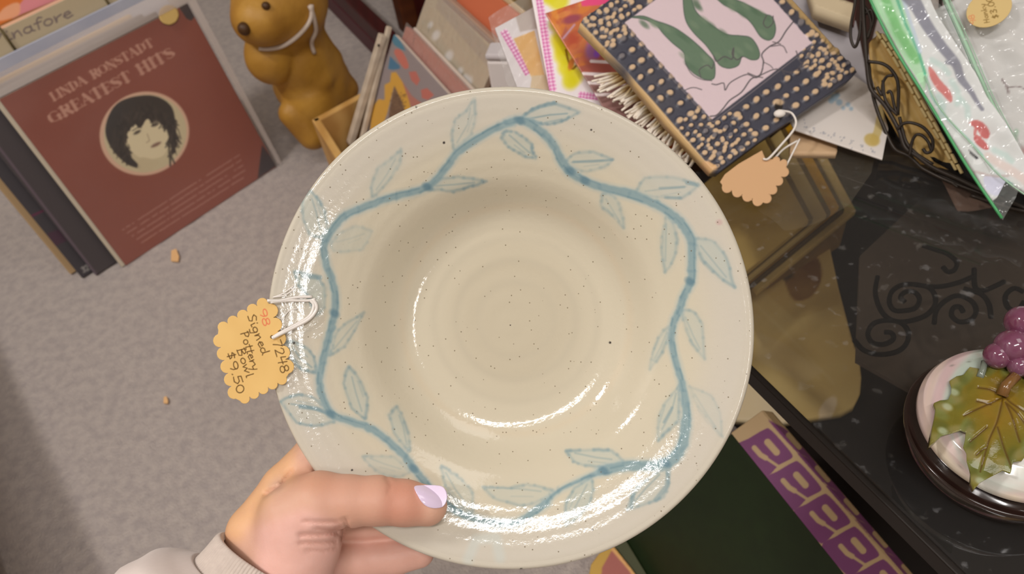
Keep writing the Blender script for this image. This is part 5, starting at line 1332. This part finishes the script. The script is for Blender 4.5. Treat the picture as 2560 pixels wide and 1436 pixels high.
CLAY = (204, 195, 174)
cv = Canvas(640, 190, 1910, 1450, CLAY)
rim_c = (199, 193, 184)
t = np.linspace(0, 2 * math.pi, 121)
for rad, al in ((500, .2), (530, .3), (560, .35), (590, .4)):          # the glaze is greyer towards the lip
    cv.stroke(np.stack([1275 + rad * np.cos(t), 822 + rad * np.sin(t)], 1), 70, rim_c, al, 30)
t2 = np.linspace(0, 2 * math.pi, 90)
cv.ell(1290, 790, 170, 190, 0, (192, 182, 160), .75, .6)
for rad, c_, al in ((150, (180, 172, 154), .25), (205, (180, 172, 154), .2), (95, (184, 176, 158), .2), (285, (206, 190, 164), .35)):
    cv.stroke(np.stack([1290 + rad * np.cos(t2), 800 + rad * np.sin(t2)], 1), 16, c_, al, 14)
leaves = [  # (outline, line strength, wash strength)
 ([(1300, 300), (1327, 276), (1349, 267), (1385, 258), (1447, 280), (1416, 298), (1385, 309), (1358, 311), (1327, 303)], .85, .35),
 ([(1262, 328), (1287, 329), (1309, 343), (1329, 360), (1331, 378), (1340, 396), (1313, 392), (1287, 378), (1269, 365), (1255, 345)], .6, .4),
 ([(1135, 376), (1130, 334), (1139, 298), (1166, 276), (1186, 245), (1188, 294), (1179, 334), (1152, 365)], .35, .25),
 ([(1068, 467), (1095, 447), (1144, 443), (1184, 447), (1215, 454), (1175, 467), (1135, 479), (1086, 474)], .6, .3),
 ([(930, 492), (930, 454), (947, 418), (979, 396), (1003, 374), (1001, 409), (979, 445), (943, 485)], .3, .3),
 ([(805, 592), (774, 588), (758, 548), (756, 503), (774, 476), (796, 499), (812, 530), (818, 570)], .55, .35),
 ([(827, 610), (849, 583), (890, 565), (930, 579), (907, 623), (863, 630), (832, 628)], .2, .25),
 ([(738, 680), (790, 690), (812, 720), (812, 770), (790, 790), (770, 740), (745, 715)], .5, .5),
 ([(822, 889), (831, 871), (839, 835), (861, 813), (910, 782), (879, 840), (861, 866), (835, 884)], .4, .25),
 ([(790, 930), (755, 926), (728, 893), (718, 855), (738, 856), (768, 872), (785, 895)], .7, .35),
 ([(830, 1037), (786, 995), (746, 986), (702, 1004), (742, 1057), (786, 1066), (835, 1055)], .7, .3),
 ([(910, 1048), (879, 1021), (859, 959), (872, 917), (897, 946), (919, 995), (915, 1044)], .5, .4),
 ([(1021, 1128), (985, 1083), (974, 1039), (992, 1017), (1008, 1048), (1023, 1092), (1025, 1123)], .4, .4),
 ([(908, 1141), (946, 1141), (985, 1143), (1025, 1181), (994, 1194), (950, 1185), (923, 1163)], .25, .3),
 ([(1103, 1165), (1136, 1185), (1163, 1207), (1183, 1234), (1180, 1283), (1149, 1265), (1123, 1234), (1109, 1199)], .45, .3),
 ([(1207, 1218), (1269, 1221), (1318, 1212), (1362, 1221), (1388, 1232), (1344, 1256), (1309, 1265), (1240, 1250)], .4, .3),
 ([(1477, 1194), (1437, 1221), (1413, 1265), (1415, 1314), (1446, 1292), (1473, 1261), (1484, 1225)], .45, .5),
 ([(1417, 1130), (1473, 1125), (1530, 1128), (1557, 1154), (1508, 1168), (1455, 1163), (1433, 1154)], .55, .4),
 ([(1663, 1172), (1623, 1194), (1588, 1225), (1568, 1274), (1614, 1261), (1659, 1243), (1672, 1207)], .6, .3),
 ([(1698, 964), (1663, 1008), (1645, 1048), (1645, 1101), (1667, 1079), (1696, 1052), (1698, 999)], .5, .4),
 ([(1725, 968), (1778, 990), (1800, 1030), (1805, 1092), (1770, 1050), (1740, 1010)], .2, .2),
 ([(1675, 815), (1650, 838), (1632, 880), (1623, 924), (1652, 888), (1668, 850)], .35, .3),
 ([(1705, 775), (1735, 780), (1755, 810), (1761, 897), (1730, 860), (1712, 815)], .35, .35),
 ([(1737, 597), (1781, 601), (1815, 641), (1835, 717), (1790, 686), (1755, 650), (1741, 614)], .45, .5),
 ([(1666, 539), (1657, 583), (1654, 628), (1663, 681), (1688, 641), (1694, 601), (1683, 557)], .4, .4),
 ([(1507, 485), (1503, 516), (1536, 543), (1559, 570), (1554, 530), (1545, 503), (1527, 485)], .3, .35),
 ([(1590, 481), (1612, 445), (1683, 443), (1746, 463), (1706, 494), (1661, 494), (1616, 490)], .35, .3),
 ([(1412, 407), (1438, 383), (1483, 380), (1532, 400), (1510, 418), (1469, 429), (1434, 423)], .4, .3)]
LINE, WASH = (120, 146, 154), (172, 184, 178)
for P, ls, ws in leaves:
    Pc = np.concatenate([P, P[:1]]).astype(float); lin = np.concatenate([Pc[k] + (Pc[k + 1] - Pc[k]) * (np.arange(5) / 5)[:, None] for k in range(len(P))])
    q = lin * .65 + smooth_path(P, 5, True) * .35 + rng.normal(0, .7, lin.shape)
    cv.stroke(q, 18, WASH, ws * .35, 16, True); cv.poly(q, WASH, ws * 1.0, 5)
    for k in range(0, len(q), 3):
        sg = q[np.arange(k, k + 4) % len(q)]; cv.stroke(sg, rng.uniform(4, 8), LINE, min(1, ls * rng.uniform(.5, 1.15)), 7)
    a = np.array(P[0]); tip = np.array(P[int(np.argmax(np.hypot(*(np.array(P) - a).T)))])
    cv.stroke([a * .85 + tip * .15, (a + tip) / 2 + rng.normal(0, 3, 2), a * .2 + tip * .8], 4, LINE, ls * .75, 4)
    n_ = np.array([-(tip - a)[1], (tip - a)[0]]) * .1
    cv.stroke([a * .6 + tip * .4 + n_, a * .3 + tip * .7 + n_ * .8], 3, LINE, ls * .5, 4)
for P, w, al in (([(751, 1017), (790, 1022), (822, 1034)], 10, .8), ([(1434, 405), (1480, 404), (1530, 400)], 6, .6), ([(1718, 457), (1742, 462)], 10, .6), ([(1650, 471), (1710, 468)], 6, .5), ([(1664, 494), (1702, 496)], 7, .5), ([(1330, 276), (1350, 266), (1388, 258)], 10, .5), ([(1680, 1020), (1668, 1042), (1660, 1056)], 6, .6), ([(758, 690), (800, 694)], 12, .6), ([(1583, 1238), (1578, 1268)], 10, .6), ([(1672, 1170), (1668, 1215), (1640, 1250)], 12, .5)):
    cv.stroke(P, w, LINE, al, 5)
stem = [(1260, 307), (1277, 306), (1224, 329), (1152, 374), (1126, 405), (1094, 445), (1063, 470), (1023, 483), (970, 496), (916, 516), (863, 539), (832, 574), (811, 610), (812, 646), (827, 695), (838, 739), (836, 784), (828, 820), (818, 860), (806, 906), (799, 951), (806, 990), (830, 1035), (870, 1052), (923, 1070), (968, 1101), (1007, 1137), (1034, 1172), (1065, 1210), (1100, 1250), (1140, 1278), (1171, 1292), (1225, 1307), (1280, 1309), (1305, 1302), (1331, 1283), (1366, 1258)]
def vine(P, w):
    q = smooth_path(P, 5); n = len(q); j = rng.normal(0, .8, (n, 2)); ws = np.interp(np.linspace(0, 1, n), np.linspace(0, 1, len(P)), w) * rng.uniform(.9, 1.1, n)
    cv.stroke(q, ws + 12, (162, 180, 182), .5, 12); cv.stroke(q + j, ws + 2, (134, 158, 163), .88, 6)
    nrm = np.gradient(q, axis=0); nrm = np.stack([-nrm[:, 1], nrm[:, 0]], 1) / (np.linalg.norm(nrm, axis=1)[:, None] + 1e-6)
    for k in range(0, n - 3, 3):
        cv.stroke(q[k:k + 4] + nrm[k:k + 4] * ws[k:k + 4, None] * rng.choice([-.36, .36, .3, -.1]), rng.uniform(2.5, 5), (106, 136, 146), rng.uniform(.2, .65), 4)
    for k in range(0, n, 3):
        if rng.random() < .5: cv.ell(*(q[k] + rng.normal(0, 2, 2)), rng.uniform(6, 14), rng.uniform(3, 6), rng.uniform(0, 3), (92, 124, 140), .16, .8)
vine(stem[1:], [15] * (len(stem) - 1))
vine([(1366, 1258), (1388, 1234), (1437, 1207), (1477, 1190), (1508, 1176)], [7, 6, 6, 8, 12])
vine([(1500, 1180), (1520, 1175), (1570, 1165), (1645, 1163), (1685, 1145), (1707, 1110), (1714, 1066), (1716, 1021), (1707, 968), (1696, 924), (1681, 866), (1681, 827), (1687, 800), (1699, 775), (1710, 739), (1728, 704), (1730, 655), (1728, 601), (1706, 561), (1674, 532), (1630, 507), (1572, 485), (1510, 470), (1461, 452), (1425, 429), (1403, 401), (1385, 365), (1358, 334), (1327, 311), (1300, 300), (1265, 307)], [14, 22, 22, 22, 24, 24, 22, 18, 14, 13, 14, 13, 15, 15, 15, 17, 19, 19, 19, 18, 18, 20, 17, 16, 20, 18, 17, 18, 17, 16, 10])
for x, y in ((1068, 468), (836, 784), (826, 1036), (1425, 428), (1462, 452), (1300, 302), (1724, 704), (1034, 1172), (1510, 1178), (1665, 1160)): cv.ell(x, y, 13, 9, .6, (82, 116, 134), .55, .8)
cv.stroke([(1170, 1400), (1190, 1350), (1240, 1345), (1250, 1395)], 26, (196, 204, 200), .5, 14)
for x, y, r in ((1110, 357, 3.2), (1525, 857, 3), (735, 858, 3), (1303, 1424, 3), (1040, 267, 2.2), (1478, 325, 2.4), (880, 1176, 2.6), (1482, 1325, 2.4)): cv.disc(x, y, r, (52, 46, 44), .95, 1.2)
cv.ell(1798, 556, 8, 7, 0, (190, 150, 150), .5, .8)

m_bowl = mat('cream_glaze', (.5, .5, .5), .10, attr=True, spec=.5)
nt = m_bowl.node_tree; N = nt.nodes; Lk = nt.links; bs = N['Principled BSDF']
tc = N.new('ShaderNodeTexCoord')
vo = N.new('ShaderNodeTexVoronoi'); vo.inputs['Scale'].default_value = 620
Lk.new(tc.outputs['Object'], vo.inputs['Vector'])
sp = N.new('ShaderNodeSeparateColor'); Lk.new(vo.outputs['Color'], sp.inputs[0])
g1 = N.new('ShaderNodeMath'); g1.operation = 'GREATER_THAN'; g1.inputs[1].default_value = .935; Lk.new(sp.outputs[0], g1.inputs[0])
g2 = N.new('ShaderNodeMapRange'); g2.inputs[1].default_value = .14; g2.inputs[2].default_value = .26; g2.inputs[3].default_value = .8; g2.inputs[4].default_value = 0.0; Lk.new(vo.outputs['Distance'], g2.inputs[0])
g3 = N.new('ShaderNodeMath'); g3.operation = 'MULTIPLY'; Lk.new(g1.outputs[0], g3.inputs[0]); Lk.new(g2.outputs[0], g3.inputs[1])
mxs = N.new('ShaderNodeMix'); mxs.data_type = 'RGBA'; Lk.new(g3.outputs[0], mxs.inputs['Factor'])
at_ = [n for n in N if n.type == 'ATTRIBUTE'][0]
Lk.new(at_.outputs['Color'], mxs.inputs['A']); mxs.inputs['B'].default_value = (*rgb(112, 98, 76), 1)
Lk.new(mxs.outputs['Result'], bs.inputs['Base Color'])
no = N.new('ShaderNodeTexNoise'); no.inputs['Scale'].default_value = 480; no.inputs['Detail'].default_value = 3
Lk.new(tc.outputs['Object'], no.inputs['Vector'])
no2 = N.new('ShaderNodeTexNoise'); no2.inputs['Scale'].default_value = 55; no2.inputs['Detail'].default_value = 2
Lk.new(tc.outputs['Object'], no2.inputs['Vector'])
ad = N.new('ShaderNodeMath'); ad.operation = 'MULTIPLY_ADD'; ad.inputs[1].default_value = 1.6
Lk.new(no2.outputs['Fac'], ad.inputs[0]); Lk.new(no.outputs['Fac'], ad.inputs[2])
bp = N.new('ShaderNodeBump'); bp.inputs['Strength'].default_value = .13; bp.inputs['Distance'].default_value = .0007
Lk.new(ad.outputs[0], bp.inputs['Height']); Lk.new(bp.outputs['Normal'], bs.inputs['Normal'])
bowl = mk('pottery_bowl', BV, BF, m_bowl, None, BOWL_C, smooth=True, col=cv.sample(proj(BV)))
tag(bowl, 'wide rimmed cream pottery bowl painted with a blue leafy vine, held in the hand', 'bowl')

# ---- its price tag
m_tagcard = mat('kraft_tag_card', (.5, .5, .5), .75, attr=True, spec=.2)
tagp = scallops([(546, 826), (668, 752)], 5, .5) + scallops([(672, 760), (722, 935)], 5, .5) + scallops([(716, 944), (600, 1003)], 5, .5) + scallops([(590, 998), (545, 836)], 5, .5)
cvg = Canvas(520, 720, 760, 1030, (226, 186, 118))
for k in range(20): cvg.ell(rng.uniform(540, 730), rng.uniform(750, 1000), 40, 26, rng.uniform(0, 3), (232, 194, 126) if k % 2 else (218, 178, 110), .3, .9)
INK = (92, 66, 34)
write(cvg, '98', (648, 776), (660, 820), (18, -4), (222, 116, 84), 2.4)
write(cvg, '7248', (681, 856), (704, 938), (21, -7), INK, 2.3)
write(cvg, 'Signed', (618, 792), (656, 890), (20, -7), INK, 2.3)
write(cvg, 'Pottery', (601, 834), (632, 930), (19, -6), INK, 2.3)
write(cvg, 'Bowl', (592, 876), (617, 948), (19, -6), INK, 2.3)
write(cvg, '$9.50', (566, 884), (595, 990), (20, -7), INK, 2.4)
cvg.disc(680, 843, 4.5, (96, 74, 44), 1, 1.2)
G_N = unit(LZ + LX * .12); G_P = L3(690, 850, 16)
ptag = thing('price_tag', 'scalloped tan price tag with handwriting tied by white string to the bowl rim', 'tag', G_P)
cutout('card', tagp, G_P, G_N, 1.3, .0005, m_tagcard, ptag, cvg)
def rimz(x, y):
    r = math.hypot(x - 1275.5, y - 822) / 610
    return float(np.interp(min(r, .966), rr, zz)) * 610
m_shinystring = mat('shiny_white_string', rgb(236, 230, 224), .3, spec=.6)
for P, w in (([(668, 752, 30), (700, 752, 16), (740, 744, 8), (780, 742, 5)], .0007), ([(676, 756, 26), (720, 752, 12), (770, 752, 6), (788, 748, 5)], .0007),
             ([(682, 744, 10), (706, 735, 8), (735, 715, 6)], .0003), ([(682, 744, 10), (712, 738, 8), (738, 722, 6)], .0003),
             ([(680, 846, 26), (700, 836, 22), (733, 820, 14), (770, 800, 10), (788, 780, 8), (791, 764, 8), (782, 748, 6)], .0008), ([(682, 844, 26), (705, 830, 20), (740, 812, 12), (774, 790, 8), (784, 764, 7), (776, 752, 6)], .0007),
             ([(684, 770, 8), (690, 790, 8), (706, 800, 7)], .0002), ([(705, 800, 8), (722, 778, 7), (745, 772, 6)], .0002)):
    P = [L3(x, y, z + rimz(x, y)) if math.hypot(x - 1275, y - 822) < 600 else L3(x, y, z) for x, y, z in P]
    mk('string', *tube(smooth_path(P, 6), w, 6), m_shinystring, ptag, smooth=True)
tapep = [(742, 690), (796, 676), (812, 800), (806, 850), (752, 840), (736, 760)]
cutout('clear_tape', tapep, L3(775, 760, rimz(775, 760) + 4), unit(LZ + LX * .17), 4, 0, film_mat('clear_tape_film', haze=.07, rough=.1, bump=(120, .9, .004), gloss=1.6), ptag, zfun=lambda x, y: .0006 * np.sin(x / 9 + y / 7))

# ================================================================== the holder's hand
def hc(x, y, z, r): return (L3(x, y, z), PXR(r) * (1 - z / FPX))
H_th = [hc(742, 1290, 30, 92), hc(800, 1258, 44, 76), hc(868, 1254, 47, 63), hc(945, 1252, 44, 59), hc(1010, 1258, 34, 55), hc(1068, 1265, 22, 50)]
H_meta = [hc(796, 1140, -92, 60), hc(720, 1225, -64, 66), hc(640, 1332, -26, 70), hc(630, 1400, -8, 66)]
H_palm = [hc(790, 1250, -70, 80), hc(745, 1340, -20, 100), hc(705, 1420, 0, 104), hc(650, 1510, 6, 100)]
H_thenar = [hc(775, 1290, 10, 78), hc(748, 1370, 16, 88), hc(735, 1440, 8, 92)]
fing = [
 [hc(796, 1140, -92, 56), hc(900, 1110, -132, 48), hc(1010, 1104, -150, 44), hc(1085, 1118, -140, 38)],
 [hc(790, 1215, -110, 56), hc(910, 1205, -150, 50), hc(1040, 1200, -176, 45), hc(1120, 1214, -168, 39)],
 [hc(795, 1300, -120, 54), hc(910, 1300, -156, 50), hc(1030, 1300, -172, 45), hc(1110, 1310, -160, 38)],
 [hc(800, 1400, -110, 52), hc(900, 1400, -140, 48), hc(985, 1394, -146, 44), hc(1048, 1382, -138, 38)],
]
cre = [[(762, 1304), (800, 1306), (842, 1306)], [(752, 1338), (800, 1337), (842, 1332)], [(752, 1358), (800, 1358), (838, 1354)], [(790, 1322), (830, 1326), (850, 1318)], [(770, 1376), (810, 1377), (838, 1372)], [(862, 1300), (868, 1320), (856, 1344)], [(966, 1196), (976, 1214), (972, 1232)], [(728, 1180), (700, 1216), (664, 1236)]]
cre_d = [5, 8, 6, 5, 4, 8, 3, 8]
def creases(P, amt=1.0):
    px = proj(P); e = np.zeros(len(P))
    for c, d in zip(cre, cre_d):
        c = np.array(c, float); m_ = np.full(len(P), 1e9)
        for a, b in zip(c[:-1], c[1:]):
            v = b - a; t = np.clip(((px - a) @ v) / (v @ v), 0, 1); m_ = np.minimum(m_, np.hypot(*(px - a - t[:, None] * v).T))
        e += PXR(d) * np.exp(-(m_ / 6.5) ** 2)
    return e * amt
def hand_sdf(P, with_crease=True):
    k = PXR(26)
    d = smin(chain(P, H_meta, PXR(12)), chain(P, H_palm, PXR(20)), PXR(40))
    d = smin(d, chain(P, H_thenar, PXR(20)), PXR(40))
    d = smin(d, chain(P, H_th, PXR(14)), PXR(34))
    for f in fing: d = smin(d, chain(P, f, PXR(10)), PXR(14))
    # keep clear of the bowl: the thumb flattens on the rim above, fingers press from below
    q = (P - BOWL_C); x, y, z = q @ LX, q @ LY, q @ LZ
    r = np.hypot(x, y) / BR
    top = (np.interp(np.minimum(r, .99), R_all[:len(rr)], zz) + .010) * BR
    bot = (np.interp(np.minimum(r, .995), [.44, .46, .50, .55, .60, .66, .72, .80, .88, .94, .985], [-.345, -.32, -.305, -.27, -.215, -.165, -.120, -.086, -.060, -.042, -.031]) - .010) * BR
    slabd = np.maximum(np.maximum(bot - z, z - top), (r - 1.006) * BR)
    d = np.maximum(d, -slabd)
    if with_crease:
        near = np.abs(d) < .004
        if near.any():
            e = np.zeros(len(P)); pn = P[near]; zl = (pn - BOWL_C) @ LZ
            e[near] = creases(pn) * (zl > PXR(-40)); d = d + e
    return d
allp = np.array([p for grp in [H_th, H_meta, H_palm, H_thenar] + fing for p, _ in grp])
V, F = surface(hand_sdf, allp.min(0) - .024, allp.max(0) + .024, .0012)
px = proj(V)
cvn = Canvas(480, 1040, 1240, 1640, (214, 168, 145))  # skin tints, partly own tone, partly light painted into the colour
cvn.poly([(540, 1100), (740, 1060), (735, 1200), (660, 1260), (600, 1360), (540, 1340)], (228, 178, 132), .9, 26)
cvn.poly([(640, 1320), (760, 1270), (860, 1310), (850, 1500), (640, 1500)], (232, 184, 172), .95, 30)
cvn.poly([(780, 1180), (1000, 1180), (1000, 1310), (860, 1310), (790, 1280)], (206, 156, 134), .8, 26)
cvn.poly([(968, 1196), (1050, 1200), (1060, 1300), (990, 1312), (950, 1300)], (202, 142, 120), .85, 20)
cvn.poly([(880, 1320), (1110, 1340), (1110, 1500), (850, 1500)], (230, 180, 164), .9, 16)
cvn.ell(782, 1200, 50, 30, 0, (206, 152, 124), .6, .9); cvn.ell(690, 1215, 28, 12, -.9, (220, 182, 170), .8, .8)
cvn.blur(12)
for c in cre: cvn.stroke(c, 5, (186, 128, 108), .35, 6)
m_skin = mat('skin', (.5, .5, .5), .48, attr=True, spec=.35, sss=.12, noise=(160, .18, rgb(206, 150, 130)), bump=(900, .12, .0006))
person = thing('person', 'hand with a lilac thumbnail in a pale sweatshirt sleeve gripping the bowl rim', 'person', L3(660, 1430, 0))
hand = mk('hand', V, F, m_skin, person, smooth=True, col=cvn.sample(px))
# thumbnail: a curved plate lying on the thumb
nail = smooth_path([(1037, 1219), (1050, 1214), (1075, 1213), (1103, 1216), (1114, 1228), (1117, 1246), (1110, 1264), (1096, 1271), (1074, 1270), (1058, 1259), (1046, 1240)], 5, True)
def thumb_depth(x, y):
    x = np.ravel(x); y = np.ravel(y); out = np.zeros(len(x))
    o = CAM; d = rays(np.stack([x, y], 1)); d /= np.linalg.norm(d, axis=1)[:, None]
    t = np.full(len(x), BOWL_D * .80)
    for _ in range(60): t += np.clip(hand_sdf(o + d * t[:, None], False), -.004, .02) * .9
    P = o + d * t[:, None]
    return P
n0 = thumb_depth([1080], [1240])[0]
N_N = unit(LZ - LY * .35)
def nail_z(x, y):
    P = thumb_depth(x, y); b = PL(np.stack([np.ravel(x), np.ravel(y)], 1), n0, N_N)
    D = BOWL_D; h = ((P - b) @ N_N)
    xs, ys = np.ravel(x) - 1078, np.ravel(y) - 1240
    A = np.stack([np.ones_like(xs), xs, ys, xs * xs, ys * ys, xs * ys], 1)
    ok = h > -.012
    co = np.linalg.lstsq(A[ok], h[ok], rcond=None)[0]
    return np.clip(A @ co, -.02, .02).reshape(np.shape(x))
m_nail = mat('lilac_nail_polish', rgb(224, 205, 232), .15, spec=.5, coat=.6)
cutout('thumb_nail', nail, n0, N_N, 1.6, .0008, m_nail, hand, None, zfun=lambda x, y: nail_z(x, y) + .0013, smooth=True)['label'] = 'lilac polished thumbnail'
# cuff and sleeve, turned about the forearm
w0 = L3(682, 1408, 12); w1 = L3(587, 1564, 46)
axd = unit(w1 - w0); sxv = unit(np.cross(axd, LZ)); syv = np.cross(axd, sxv)
def sleeve(prof, n, ribs=0, amp=0.0, wrinkle=0.0):
    prof = np.asarray(prof, float); t = np.arange(n) * 2 * math.pi / n; V = []
    for s_, r_ in prof:
        rad = PXR(r_) * (1 + amp * np.cos(ribs * t)) + wrinkle * (np.sin(3 * t + s_ / 23) + .6 * np.sin(5 * t - s_ / 17) + .5 * np.sin(s_ / 14 + 2 * t)) * min(1, max(0, (s_ - 70) / 60))
        V.append(w0 + axd * PXR(s_) + sxv * (rad * np.cos(t))[:, None] + syv * (rad * .82 * np.sin(t))[:, None])
    V = np.concatenate(V); m = len(prof); i, j = np.meshgrid(np.arange(m - 1), np.arange(n), indexing='ij'); a = i * n + j; b = i * n + (j + 1) % n
    return V, np.stack([a, b, b + n, a + n], -1).reshape(-1, 4)
m_rib = mat('ribbed_cuff_knit', rgb(206, 192, 182), .9, spec=.1, noise=(300, .4, rgb(186, 172, 164)), sheen=.2)
m_sweat = mat('pale_sweatshirt', rgb(226, 212, 206), .9, spec=.1, noise=(500, .2, rgb(214, 200, 194)), sheen=.25)
V, F = sleeve([(8, 132), (1, 142), (0, 147), (3, 151), (10, 154), (25, 156), (45, 159), (65, 163), (80, 167), (95, 169)], 660, 110, .012)
mk('cuff', V, F, m_rib, person, smooth=True)['label'] = 'ribbed beige cuff'
pr = [(88, 160), (78, 168), (74, 176), (78, 188), (88, 212), (100, 246), (116, 272), (140, 288), (180, 298), (260, 306), (400, 310), (560, 325)]
pr = smooth_path(pr, 4)
V, F = sleeve(pr, 120, wrinkle=.0011)
mk('sleeve', V, F, m_sweat, person, smooth=True)
